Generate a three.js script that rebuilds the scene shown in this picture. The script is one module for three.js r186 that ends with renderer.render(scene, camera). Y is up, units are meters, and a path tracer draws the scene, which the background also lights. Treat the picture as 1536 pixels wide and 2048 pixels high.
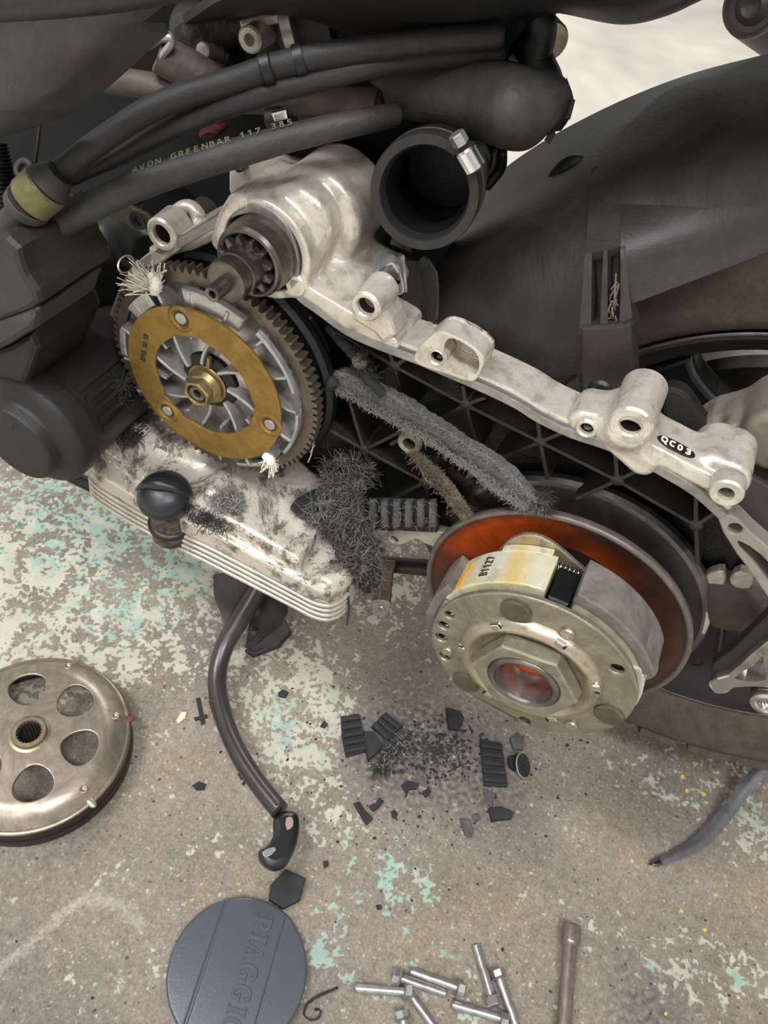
import * as THREE from 'three';
import { mergeGeometries } from 'three/addons/utils/BufferGeometryUtils.js';
import { ImprovedNoise } from 'three/addons/math/ImprovedNoise.js';
import { FontLoader } from 'three/addons/loaders/FontLoader.js';
import { TextGeometry } from 'three/addons/geometries/TextGeometry.js';
import { RectAreaLightUniformsLib } from 'three/addons/lights/RectAreaLightUniformsLib.js';

// ---------- camera, light, exposure ----------
const scene = new THREE.Scene();
const FPX = 1560, CX = 768, CY = 1024;                 // focal length in pixels of the 1536 x 2048 frame
const CAM = new THREE.Vector3(0, .626, .2465);
const RIGHT = new THREE.Vector3(.89533955, .14555893, -.42092719);
const UP = new THREE.Vector3(-.4087818, .64376488, -.6468881);
const FWD = new THREE.Vector3(-.1768178, -.75125187, -.63589);
const camera = new THREE.PerspectiveCamera(2 * Math.atan(1024 / FPX) * 180 / Math.PI, 0.75, .02, 30);
camera.position.copy(CAM);
camera.quaternion.setFromRotationMatrix(new THREE.Matrix4().makeBasis(RIGHT, UP, FWD.clone().negate()));
camera.updateMatrixWorld();
scene.add(camera);
scene.background = new THREE.Color(0x0a0a0a);
const EXPOSURE = .82;
const LAMPS = [                                          // ceiling fittings: x, z, turn, length, intensity
  [-1.15, .8, 0, 1.3, 66], [.75, .95, 0, 1.3, 66], [-.4, 2.2, 0, 1.3, 28], [-1.3, -2.7, 0, 1.3, 62],
];
const renderer = new THREE.WebGLRenderer({ antialias: true });
renderer.toneMapping = THREE.LinearToneMapping;
renderer.toneMappingExposure = EXPOSURE;
renderer.shadowMap.enabled = true;
RectAreaLightUniformsLib.init();

// ---------- helpers ----------
const V3 = (x, y, z) => new THREE.Vector3(x, y, z), V2 = (x, y) => new THREE.Vector2(x, y);
const PI = Math.PI, rad = d => d * PI / 180;
function rngOf(seed) { let a = seed >>> 0; return () => { a = (a + 0x6D2B79F5) | 0; let t = Math.imul(a ^ (a >>> 15), 1 | a); t = (t + Math.imul(t ^ (t >>> 7), 61 | t)) ^ t; return ((t ^ (t >>> 14)) >>> 0) / 4294967296; }; }
const PN = new ImprovedNoise();
const ns = (x, y, z = 0) => PN.noise(x + 31.7, y + 17.3, z + 5.1);
const fbm = (x, y, z, o = 4) => { let s = 0, a = .5, f = 1; for (let i = 0; i < o; i++) { s += a * ns(x * f, y * f, z * f + i * 7); a *= .5; f *= 2.03; } return s; };
const sst = (a, b, x) => { const t = Math.min(1, Math.max(0, (x - a) / (b - a))); return t * t * (3 - 2 * t); };
function rayOf(px, py) { return RIGHT.clone().multiplyScalar((px - CX) / FPX).addScaledVector(UP, -(py - CY) / FPX).add(FWD); }
function E(px, py, z) { const r = rayOf(px, py); return CAM.clone().addScaledVector(r, (z - CAM.z) / r.z); }   // where a measured sight line meets an upright plane of the engine
function G(px, py, y = 0) { const r = rayOf(px, py); return CAM.clone().addScaledVector(r, (y - CAM.y) / r.y); } // ... and a level plane
const used = {};
function numbered(n) { const k = used[n] = (used[n] ?? -1) + 1; return k ? n + '_' + String(k).padStart(3, '0') : n; }
const ORG = new Map();
function thing(name, label, category, origin, group) {
  const o = new THREE.Group(); o.name = numbered(name); o.position.copy(origin); o.userData = { label, category };
  if (group) o.userData.group = group;
  scene.add(o); ORG.set(o, origin.clone()); return o;
}
function mesh(name, geo, m) { const o = new THREE.Mesh(geo, m); o.name = numbered(name); o.castShadow = o.receiveShadow = true; return o; }
function part(name, geo, m, parent, label, uvs) {         // geometry in world coordinates, moved into the thing's own frame
  const g = ORG.get(parent); geo = boxUV(geo, uvs); geo.translate(-g.x, -g.y, -g.z);
  const o = mesh(name, geo, m); parent.add(o); ORG.set(o, g);
  if (label) o.userData.label = label; return o;
}
function lpart(name, geo, m, parent, label, uvs) { const o = mesh(name, boxUV(geo, uvs), m); parent.add(o); ORG.set(o, ORG.get(parent)); if (label) o.userData.label = label; return o; }
function solo(name, geo, m, label, category, group, kind) { // a thing that is one mesh
  geo = boxUV(geo); geo.computeBoundingBox(); const b = geo.boundingBox, c = V3((b.min.x + b.max.x) / 2, b.min.y, (b.min.z + b.max.z) / 2);
  geo.translate(-c.x, -c.y, -c.z); const o = mesh(name, geo, m); o.position.copy(c); o.userData = { label, category };
  if (group) o.userData.group = group; if (kind) { o.userData.kind = kind; }
  scene.add(o); ORG.set(o, c); return o;
}
function boxUV(g, s = .1) {                               // uv in units of s metres, by the face's main direction
  if (g.userData.uvDone) return g;
  if (g.index) g = g.toNonIndexed();
  const p = g.attributes.position, n = p.count, uv = new Float32Array(n * 2);
  for (let i = 0; i < n; i += 3) {
    const ax = p.getX(i), ay = p.getY(i), az = p.getZ(i), bx = p.getX(i + 1) - ax, by = p.getY(i + 1) - ay, bz = p.getZ(i + 1) - az, cx = p.getX(i + 2) - ax, cy = p.getY(i + 2) - ay, cz = p.getZ(i + 2) - az;
    const nx = Math.abs(by * cz - bz * cy), ny = Math.abs(bz * cx - bx * cz), nz = Math.abs(bx * cy - by * cx);
    for (let k = i; k < i + 3; k++) {
      const x = p.getX(k), y = p.getY(k), z = p.getZ(k);
      if (nz >= nx && nz >= ny) { uv[k * 2] = x / s; uv[k * 2 + 1] = y / s; } else if (ny >= nx) { uv[k * 2] = x / s; uv[k * 2 + 1] = z / s; } else { uv[k * 2] = z / s; uv[k * 2 + 1] = y / s; }
    }
  }
  g.setAttribute('uv', new THREE.BufferAttribute(uv, 2)); g.userData.uvDone = true; return g;
}
function merge(list) { return mergeGeometries(list.map(g => { g = g.index ? g.toNonIndexed() : g; for (const k of Object.keys(g.attributes)) if (k !== 'position' && k !== 'normal') g.deleteAttribute(k); if (!g.attributes.normal) g.computeVertexNormals(); g.morphAttributes = {}; return g; })); }
function tint(geo, fn) { const p = geo.attributes.position, c = new Float32Array(p.count * 3), t = [0, 0, 0]; for (let i = 0; i < p.count; i++) { fn(p.getX(i), p.getY(i), p.getZ(i), t); c.set(t, i * 3); } geo.setAttribute('color', new THREE.BufferAttribute(c, 3)); return geo; }
function smoothClosed(pts, n = 6) { const c = new THREE.CatmullRomCurve3(pts.map(p => V3(p.x, p.y, 0)), true, 'centripetal'); return c.getPoints(pts.length * n).slice(0, -1).map(p => V2(p.x, p.y)); }
function smoothOpen(pts, n = 6) { const c = new THREE.CatmullRomCurve3(pts.map(p => V3(p.x, p.y, 0)), false, 'centripetal'); return c.getPoints((pts.length - 1) * n).map(p => V2(p.x, p.y)); }
function extr(pts2, d, b = .0006, holes = [], bs = 2, cs = 6) {   // outline in x,y, thickness d from z = 0 to d, bevelled
  const s = new THREE.Shape(pts2); for (const h of holes) s.holes.push(new THREE.Path(h));
  return new THREE.ExtrudeGeometry(s, { depth: Math.max(1e-5, d - 2 * b), bevelEnabled: b > 0, bevelThickness: b, bevelSize: b, bevelOffset: -b, bevelSegments: bs, curveSegments: cs }).translate(0, 0, b);
}
const cvt = (pxs, z) => pxs.map(p => { const v = E(p[0], p[1], z); return V2(v.x, v.y); });
function slab(pxs, zf, d, o = {}) { let p = cvt(pxs, zf); if (o.smooth) p = smoothClosed(p, o.smooth); return extr(p, d, o.b ?? .0006, (o.holes || []), o.bs).translate(0, 0, zf - d); }
function fslab(pxs, y0, h, o = {}) { let p = pxs.map(q => { const v = G(q[0], q[1], y0 + h); return V2(v.x, -v.z); }); if (o.smooth) p = smoothClosed(p, o.smooth); return extr(p, h, o.b ?? .0006, o.holes || [], o.bs).rotateX(-PI / 2).translate(0, y0, 0); }
const circ = (x, y, r, n = 24, a0 = 0) => Array.from({ length: n }, (_, i) => V2(x + r * Math.cos(a0 + i * 2 * PI / n), y + r * Math.sin(a0 + i * 2 * PI / n)));
function latheZ(prof, seg = 64) { return new THREE.LatheGeometry(prof.map(p => V2(Math.max(p[0], 1e-5), p[1])), seg).rotateX(PI / 2); }  // profile of [radius, z]
function latheY(prof, seg = 64) { return new THREE.LatheGeometry(prof.map(p => V2(Math.max(p[0], 1e-5), p[1])), seg); }
function hardLathe(prof, seg = 64, axis = 'z', lim = 28) { // lathe whose profile corners stay crisp
  const out = []; let run = [prof[0]];
  for (let i = 1; i < prof.length; i++) {
    run.push(prof[i]);
    if (i < prof.length - 1) { const a = Math.atan2(prof[i][1] - prof[i - 1][1], prof[i][0] - prof[i - 1][0]), b = Math.atan2(prof[i + 1][1] - prof[i][1], prof[i + 1][0] - prof[i][0]); let d = Math.abs(a - b); if (d > PI) d = 2 * PI - d; if (d > rad(lim)) { out.push(run); run = [prof[i]]; } }
  }
  out.push(run); return merge(out.filter(r => r.length > 1).map(r => axis === 'z' ? latheZ(r, seg) : latheY(r, seg)));
}
function ringProf(r0, r1, z0, z1, b = .0005) { return [[r0, z0 + b], [r0 + b, z0], [r1 - b, z0], [r1, z0 + b], [r1, z1 - b], [r1 - b, z1], [r0 + b, z1], [r0, z1 - b], [r0, z0 + b]]; }
const ring = (r0, r1, z0, z1, b, seg) => hardLathe(ringProf(r0, r1, z0, z1, b), seg);
function orient(geo, from, to) { const d = to.clone().sub(from); const q = new THREE.Quaternion().setFromUnitVectors(V3(0, 1, 0), d.clone().normalize()); return geo.applyQuaternion(q).translate(from.x, from.y, from.z); }
function rod(a, b, r, seg = 16, r2 = r) { const L = a.distanceTo(b), k = Math.min(r, r2, L / 2) * .15; return orient(hardLathe([[0, 0], [r - k, 0], [r, k], [r2, L - k], [r2 - k, L], [0, L]], seg, 'y'), a, b); }
function tube(pts, radii, seg = 60, rs = 14, wob = 0, sx = 1) {   // a swept tube through pts with its own radius at each
  const c = new THREE.CatmullRomCurve3(pts, false, 'centripetal'), fr = c.computeFrenetFrames(seg, false), pos = [], idx = [];
  const rAt = t => { if (typeof radii === 'number') return radii; const u = t * (radii.length - 1), i = Math.min(radii.length - 2, Math.floor(u)); return radii[i] + (radii[i + 1] - radii[i]) * sst(0, 1, u - i); };
  for (let i = 0; i <= seg; i++) {
    const t = i / seg, p = c.getPoint(t), N = fr.normals[i], B = fr.binormals[i];
    for (let j = 0; j < rs; j++) { const a = j / rs * 2 * PI, r = rAt(t) * (1 + wob * ns(t * 60, Math.cos(a) * 2, Math.sin(a) * 2)); const q = p.clone().addScaledVector(N, Math.cos(a) * r * sx).addScaledVector(B, Math.sin(a) * r); pos.push(q.x, q.y, q.z); }
  }
  for (let i = 0; i < seg; i++) for (let j = 0; j < rs; j++) { const a = i * rs + j, b = i * rs + (j + 1) % rs, d = a + rs, e = b + rs; idx.push(a, b, d, b, e, d); }
  for (const [i, flip] of [[0, true], [seg, false]]) { const p = c.getPoint(i / seg); pos.push(p.x, p.y, p.z); const k = pos.length / 3 - 1; for (let j = 0; j < rs; j++) { const a = i * rs + j, b = i * rs + (j + 1) % rs; flip ? idx.push(k, b, a) : idx.push(k, a, b); } }
  const g = new THREE.BufferGeometry(); g.setAttribute('position', new THREE.Float32BufferAttribute(pos, 3)); g.setIndex(idx); g.computeVertexNormals(); g.userData.curve = c; return g;
}
const pxTube = (list, seg, rs, wob, sx) => tube(list.map(p => E(p[0], p[1], p[2])), list.map(p => p[3]), seg, rs, wob, sx);
function patch(rows, nu, nv, th) {                        // smooth sheet through a grid of points, with thickness th
  const R = rows.length, cr = (arr, t) => new THREE.CatmullRomCurve3(arr, false, 'centripetal').getPoint(t), P = [];
  for (let j = 0; j <= nu; j++) { const col = rows.map(r => cr(r, j / nu)); const c = new THREE.CatmullRomCurve3(col, false, 'centripetal'); for (let i = 0; i <= nv; i++) P.push(c.getPoint(i / nv)); }
  const id = (j, i) => j * (nv + 1) + i, N = P.map(() => V3(0, 0, 0)), tri = [];
  for (let j = 0; j < nu; j++) for (let i = 0; i < nv; i++) tri.push([id(j, i), id(j + 1, i), id(j, i + 1)], [id(j + 1, i), id(j + 1, i + 1), id(j, i + 1)]);
  for (const [a, b, c] of tri) { const n = P[b].clone().sub(P[a]).cross(P[c].clone().sub(P[a])); N[a].add(n); N[b].add(n); N[c].add(n); }
  N.forEach(n => n.normalize()); if (N[id(nu >> 1, nv >> 1)].dot(FWD) > 0) { N.forEach(n => n.negate()); tri.forEach(t => t.reverse()); }
  const B = P.map((p, i) => p.clone().addScaledVector(N[i], -th)), pos = [...P, ...B], idx = [], k = P.length;
  for (const [a, b, c] of tri) idx.push(a, b, c, k + a, k + c, k + b);
  const edge = []; for (let j = 0; j <= nu; j++) edge.push(id(j, 0)); for (let i = 1; i <= nv; i++) edge.push(id(nu, i)); for (let j = nu - 1; j >= 0; j--) edge.push(id(j, nv)); for (let i = nv - 1; i > 0; i--) edge.push(id(0, i));
  const e0 = pos.length; edge.forEach(e => pos.push(P[e])); const e1 = pos.length; edge.forEach(e => pos.push(B[e]));
  for (let i = 0; i < edge.length; i++) { const a = e0 + i, b = e0 + (i + 1) % edge.length, c = e1 + i, d = e1 + (i + 1) % edge.length; idx.push(a, c, b, b, c, d); }
  const g = new THREE.BufferGeometry(); g.setAttribute('position', new THREE.Float32BufferAttribute(pos.flatMap(p => [p.x, p.y, p.z]), 3)); g.setIndex(idx); g.computeVertexNormals(); return g;
}
// signed distance bodies, meshed by surface nets: castings with fillets
const smin = (a, b, k) => { const h = Math.max(k - Math.abs(a - b), 0) / k; return Math.min(a, b) - h * h * k * .25; };
const smax = (a, b, k) => -smin(-a, -b, k);
const cylZ = (x, y, z, c, r, z0, z1, e = .001) => { const dx = Math.hypot(x - c.x, y - c.y) - r + e, dz = Math.abs(z - (z0 + z1) / 2) - (z1 - z0) / 2 + e; return Math.min(Math.max(dx, dz), 0) + Math.hypot(Math.max(dx, 0), Math.max(dz, 0)) - e; };
const capsD = (x, y, z, a, b, ra, rb = ra) => { const vx = b.x - a.x, vy = b.y - a.y, vz = b.z - a.z, t = Math.min(1, Math.max(0, ((x - a.x) * vx + (y - a.y) * vy + (z - a.z) * vz) / (vx * vx + vy * vy + vz * vz))); return Math.hypot(x - a.x - vx * t, y - a.y - vy * t, z - a.z - vz * t) - ra - (rb - ra) * t; };
const segD2 = (x, y, a, b) => { const vx = b.x - a.x, vy = b.y - a.y, t = Math.min(1, Math.max(0, ((x - a.x) * vx + (y - a.y) * vy) / (vx * vx + vy * vy))); return Math.hypot(x - a.x - vx * t, y - a.y - vy * t); };
function polyD(x, y, P) { let d = 1e9, s = 1; for (let i = 0, j = P.length - 1; i < P.length; j = i++) { const a = P[i], b = P[j]; d = Math.min(d, segD2(x, y, a, b)); if ((a.y > y) !== (b.y > y) && x < (b.x - a.x) * (y - a.y) / (b.y - a.y) + a.x) s = -s; } return s * d; }
const ext = (d2, w, h, e) => { const a = d2 + e, b = Math.abs(w) - h + e; return Math.min(Math.max(a, b), 0) + Math.hypot(Math.max(a, 0), Math.max(b, 0)) - e; };
function nets(f, lo, hi, h) {
  const nx = Math.ceil((hi[0] - lo[0]) / h) + 1, ny = Math.ceil((hi[1] - lo[1]) / h) + 1, nz = Math.ceil((hi[2] - lo[2]) / h) + 1, F = new Float32Array(nx * ny * nz);
  for (let k = 0, q = 0; k < nz; k++) for (let j = 0; j < ny; j++) for (let i = 0; i < nx; i++, q++) F[q] = f(lo[0] + i * h, lo[1] + j * h, lo[2] + k * h);
  const V = new Int32Array(nx * ny * nz).fill(-1), pos = [], nor = [], idx = [], e = h * .5, at = (i, j, k) => i + nx * (j + ny * k);
  for (let k = 0; k < nz - 1; k++) for (let j = 0; j < ny - 1; j++) for (let i = 0; i < nx - 1; i++) {
    let sx = 0, sy = 0, sz = 0, n = 0; const v = c => F[at(i + (c & 1), j + (c >> 1 & 1), k + (c >> 2))];
    for (let c = 0; c < 8; c++) for (const b of [1, 2, 4]) if (!(c & b)) { const a0 = v(c), a1 = v(c | b); if ((a0 < 0) !== (a1 < 0)) { const t = a0 / (a0 - a1); sx += (c & 1) + (b === 1 ? t : 0); sy += (c >> 1 & 1) + (b === 2 ? t : 0); sz += (c >> 2) + (b === 4 ? t : 0); n++; } }
    if (!n) continue; const x = lo[0] + (i + sx / n) * h, y = lo[1] + (j + sy / n) * h, z = lo[2] + (k + sz / n) * h; V[at(i, j, k)] = pos.length / 3; pos.push(x, y, z);
    const gx = f(x + e, y, z) - f(x - e, y, z), gy = f(x, y + e, z) - f(x, y - e, z), gz = f(x, y, z + e) - f(x, y, z - e), l = Math.hypot(gx, gy, gz) || 1; nor.push(gx / l, gy / l, gz / l);
  }
  const quad = (a, b, c, d, fl) => { if (a < 0 || b < 0 || c < 0 || d < 0) return; fl ? idx.push(a, b, c, a, c, d) : idx.push(a, c, b, a, d, c); };
  for (let k = 1; k < nz - 1; k++) for (let j = 1; j < ny - 1; j++) for (let i = 1; i < nx - 1; i++) {
    const s = F[at(i, j, k)] < 0;
    if (s !== (F[at(i + 1, j, k)] < 0)) quad(V[at(i, j - 1, k - 1)], V[at(i, j, k - 1)], V[at(i, j, k)], V[at(i, j - 1, k)], s);
    if (s !== (F[at(i, j + 1, k)] < 0)) quad(V[at(i - 1, j, k - 1)], V[at(i - 1, j, k)], V[at(i, j, k)], V[at(i, j, k - 1)], s);
    if (s !== (F[at(i, j, k + 1)] < 0)) quad(V[at(i - 1, j - 1, k)], V[at(i, j - 1, k)], V[at(i, j, k)], V[at(i - 1, j, k)], s);
  }
  const g = new THREE.BufferGeometry(); g.setAttribute('position', new THREE.Float32BufferAttribute(pos, 3)); g.setAttribute('normal', new THREE.Float32BufferAttribute(nor, 3)); g.setIndex(idx); return g;
}
// lettering
const fontSans = await new FontLoader().loadAsync('fonts/droid/droid_sans_bold.typeface.json');
const fontSerif = await new FontLoader().loadAsync('fonts/droid/droid_serif_bold.typeface.json');
function glyph(ch, size, depth, font = fontSans, b = 0) { const g = new TextGeometry(ch, { font, size, depth, curveSegments: 4, bevelEnabled: b > 0, bevelThickness: b, bevelSize: b * .6, bevelSegments: 2 }); return g; }
function frameM(o, T, N) { const Y = N.clone().cross(T).normalize(); return new THREE.Matrix4().makeBasis(T.clone().normalize(), Y, N.clone().normalize()).setPosition(o); }

// ---------- textures and materials ----------
function tex(n, fn, srgb, rep = 1) {
  const d = new Uint8Array(n * n * 4), c = [0, 0, 0];
  for (let j = 0; j < n; j++) for (let i = 0; i < n; i++) { fn(i / n, j / n, c); const q = (j * n + i) * 4; d[q] = c[0]; d[q + 1] = c[1]; d[q + 2] = c[2]; d[q + 3] = 255; }
  const t = new THREE.DataTexture(d, n, n, THREE.RGBAFormat); t.wrapS = t.wrapT = THREE.RepeatWrapping; t.magFilter = THREE.LinearFilter; t.minFilter = THREE.LinearMipmapLinearFilter; t.generateMipmaps = true; if (srgb) t.colorSpace = THREE.SRGBColorSpace; t.repeat.set(rep, rep); t.needsUpdate = true; return t;
}
// noise that tiles: sampled on a torus
const tn = (u, v, f, s = 0) => { const a = u * 2 * PI, b = v * 2 * PI; return PN.noise(Math.cos(a) * f + s, Math.sin(a) * f + Math.cos(b) * f * .83 + s, Math.sin(b) * f + s * 1.7); };
const cl = x => Math.max(0, Math.min(255, x));
const R0 = rngOf(7);
const grainT = tex(256, (u, v, c) => { const g = 128 + (R0() - .5) * 120 + tn(u, v, 9) * 70; c[0] = c[1] = c[2] = cl(g); });
const castMap = tex(512, (u, v, c) => { const a = tn(u, v, 1.1, 3) * .5 + tn(u, v, 3.1, 9) * .3 + tn(u, v, 8, 1) * .25; const d = sst(.1, .7, tn(u, v, 2.2, 21) + tn(u, v, 9, 4) * .35 + tn(u, v, 25, 14) * .25); const k = 232 + a * 26 - d * 34 + (R0() - .5) * 14 - (R0() < .004 ? 90 : 0); c[0] = cl(k + 1); c[1] = cl(k - 3); c[2] = cl(k - 9); }, true);
const castDirtMap = tex(512, (u, v, c) => { const d = sst(-.15, .75, tn(u, v, 1.6, 11) + tn(u, v, 5.5, 2) * .5 + tn(u, v, 18, 8) * .4 + tn(u, v, 40, 5) * .3); const k = 236 - d * 120 + (R0() - .5) * 26 - (R0() < .03 ? 60 : 0); c[0] = cl(k + 1); c[1] = cl(k - 3); c[2] = cl(k - 10); }, true);
const wearMap = tex(512, (u, v, c) => { const a = tn(u, v, 2, 5) * .5 + tn(u, v, 6, 3) * .35 + tn(u, v, 15, 7) * .2; const k = 212 + a * 52 + (R0() - .5) * 14; c[0] = cl(k + 3); c[1] = cl(k); c[2] = cl(k - 5); }, true);
const dustMap = tex(512, (u, v, c) => { const a = tn(u, v, 1.4, 15) * .6 + tn(u, v, 5, 13) * .35 + tn(u, v, 14, 17) * .2; const k = 176 + a * 52 + (R0() - .5) * 22 + (R0() < .0012 ? 70 : 0); c[0] = cl(k + 3); c[1] = cl(k); c[2] = cl(k - 4); }, true);
const roughT = tex(256, (u, v, c) => { const k = 170 + tn(u, v, 3, 2) * 90 + tn(u, v, 11, 6) * 50 + (R0() - .5) * 20; c[0] = c[1] = c[2] = cl(k); });
function mat(hex, rough, metal, o = {}) {
  const m = new (o.coat ? THREE.MeshPhysicalMaterial : THREE.MeshStandardMaterial)({ color: hex, roughness: rough, metalness: metal });
  if (o.map) m.map = o.map; if (o.bump) { m.bumpMap = o.bumpMap || grainT; m.bumpScale = o.bump; } if (o.rmap) m.roughnessMap = roughT; if (o.vc) m.vertexColors = true; if (o.coat) { m.clearcoat = o.coat; m.clearcoatRoughness = o.cr ?? .2; }
  return m;
}
const M = {
  cast: mat(0xdfd8cd, .48, .35, { map: castMap, bump: .00012, rmap: true }),
  castDirt: mat(0xe4ddd2, .5, .3, { map: castDirtMap, bump: .00015, rmap: true }),
  machined: mat(0xacaba8, .42, .65, { map: wearMap, bump: .0001 }),
  alu: mat(0xc9c9cb, .3, .9, { map: castMap, rmap: true }),
  chrome: mat(0xd8d8d6, .2, 1, {}),
  fan: mat(0xd4d4d4, .3, .6, { map: wearMap }),
  zinc: mat(0xd2d3d4, .32, .75, { map: wearMap }),
  zincY: mat(0xb3a272, .36, .75, { map: wearMap }),
  gold: mat(0xad8b48, .42, .6, { map: wearMap, bump: .00003 }),
  gear: mat(0x83776a, .45, .65, { map: wearMap, bump: .0002 }),
  steelD: mat(0x4e4a48, .42, .8, { map: wearMap }),
  steel: mat(0x86827e, .36, .85, { map: wearMap }),
  plate: mat(0xaba592, .42, .6, { map: wearMap, bump: .00012 }),
  plateL: mat(0xc2b8a4, .34, .75, { map: castMap }),
  white: mat(0xcfccb4, .62, .1, { map: castMap }),
  lining: mat(0xa39a93, .75, .1, { map: dustMap, bump: .0002 }),
  web: mat(0x0d0c0b, .5, .2, { map: wearMap, bump: .0004 }),
  rib: mat(0x46423d, .42, .4, { map: wearMap, bump: .0003 }),
  black: mat(0x0e0e0e, .45, 0, { map: wearMap, bump: .0001 }),
  plastic: mat(0x443e3a, .5, 0, { map: dustMap, bump: .00016 }),
  plasticD: mat(0x2e2a27, .55, 0, { map: dustMap, bump: .00016 }),
  panel: mat(0x585553, .5, 0, { map: dustMap, bump: .00016 }),
  tail: mat(0x1d1c1c, .5, 0, { map: wearMap, bump: .00016 }),
  rubber: mat(0x2e2a28, .62, 0, { map: dustMap, bump: .0002 }),
  hose: mat(0x4d4945, .6, 0, { map: dustMap, bump: .0002 }),
  tyre: mat(0x74685c, .85, 0, { map: dustMap, bump: .0003 }),
  belt: mat(0x7a7977, .8, 0, { map: dustMap, bump: .0004 }),
  beltD: mat(0x3c3d40, .8, 0, { map: dustMap, bump: .0004 }),
  fibre: mat(0x96948d, .9, 0), fibreD: mat(0x3e3c39, .9, 0), fibreB: mat(0x6b6150, .9, 0), yarn: mat(0xf0ead6, .9, 0),
  tan: mat(0x75695d, .6, 0, { map: dustMap }),
  glossBlack: mat(0x161616, .3, 0, { coat: .5, cr: .25 }),
  capBlack: mat(0x1e1f22, .38, 0, { bump: .00006 }),
  rimBlack: mat(0x1a1512, .7, 0),
  pivot: mat(0x6e6a58, .45, .5, { map: wearMap }),
  dirtyBore: mat(0x55463a, .6, .3, { map: wearMap }),
  paintBlack: mat(0x413c3b, .32, .1, { map: wearMap, coat: .35, cr: .3 }),
  capGrey: mat(0x4b4f55, .34, .1, { bump: .00008 }),
  red: mat(0x4d120d, .6, 0), orange: mat(0xd0571c, .5, .1), yellow: mat(0xe0a21c, .6, 0), ink: mat(0x24201c, .7, 0), inkG: mat(0x5c5c42, .7, 0), bright: mat(0xe6e2d6, .5, 0),
  drum: mat(0xffffff, .36, .2, { vc: true, map: wearMap }),
  shoe: mat(0xffffff, .6, .05, { vc: true, map: castMap }),
  bell: mat(0xbcafa0, .36, .7, { map: wearMap }),
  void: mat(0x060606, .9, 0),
  standGrey: mat(0x4c4745, .5, .1, { map: dustMap, bump: .0001 }),
  pinion: mat(0x7a736c, .3, .78, { map: wearMap }),
  crust: mat(0xa39478, .9, 0, { map: dustMap, bump: .0015 }),
};
// ---------- the garage ----------
const struct = o => { o.userData.kind = 'structure'; return o; };
const PAINT = [                                            // where old floor paint survives: x, y in the photograph's frame, radius in metres, how much
  [60, 1000, .09, .62], [200, 1080, .10, .66], [330, 1100, .10, .62], [80, 1200, .11, .78], [250, 1230, .10, .72], [400, 1180, .08, .55], [450, 1060, .09, .5], [560, 1330, .055, .85], [600, 1400, .04, .5], [640, 1280, .05, .45],
  [520, 1400, .05, .6], [590, 1490, .05, .7], [660, 1440, .04, .45], [130, 1290, .06, .55], [30, 1330, .06, .6], [820, 1240, .07, .34], [790, 1080, .05, .75], [800, 1190, .05, .5], [960, 1390, .05, .28], [640, 1590, .035, .42], [650, 1640, .02, .4], [770, 1725, .04, .62], [840, 1750, .025, .5],
  [640, 1800, .025, .3], [1340, 1550, .05, .5], [1480, 1580, .04, .45], [1505, 1650, .04, .62], [1440, 1940, .04, .5], [1505, 1960, .03, .45], [700, 1960, .03, .42], [740, 1990, .02, .35], [790, 2030, .03, .4], [880, 1900, .02, .42], [640, 1900, .025, .5], [1320, 1930, .03, .4], [1500, 1330, .05, .3], [700, 1660, .025, .35], [470, 1690, .03, .25], [300, 1740, .03, .2],
].map(p => { const w = G(p[0], p[1], 0); return [w.x, w.z, p[2] * .82, p[3]]; });
const TEAL = [[150, 1050, .1, .9], [330, 1090, .08, 1], [420, 1060, .06, 1], [60, 940, .07, .8], [560, 1420, .04, .8], [240, 1250, .05, .7], [600, 1480, .03, .6], [780, 1080, .06, 1.1], [1300, 1550, .06, .8], [640, 1940, .06, 1], [760, 1880, .06, .9], [1440, 1930, .05, 1], [1510, 1640, .03, .8], [800, 1720, .05, .7], [740, 2000, .08, 1.1], [720, 1800, .05, .6]].map(p => { const w = G(p[0], p[1], 0); return [w.x, w.z, p[2], p[3]]; });
const DUSTY = [[870, 1500, .07, .8], [790, 1500, .045, .8], [1000, 1560, .05, .4], [480, 1250, .06, .3], [1400, 1600, .09, .25], [430, 2030, .1, .1], [60, 1700, .08, .3], [1290, 2030, .04, .7]].map(p => { const w = G(p[0], p[1], 0); return [w.x, w.z, p[2], p[3]]; });
const FX0 = -.72, FX1 = .62, FZ0 = -.72, FZ1 = .42;
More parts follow.
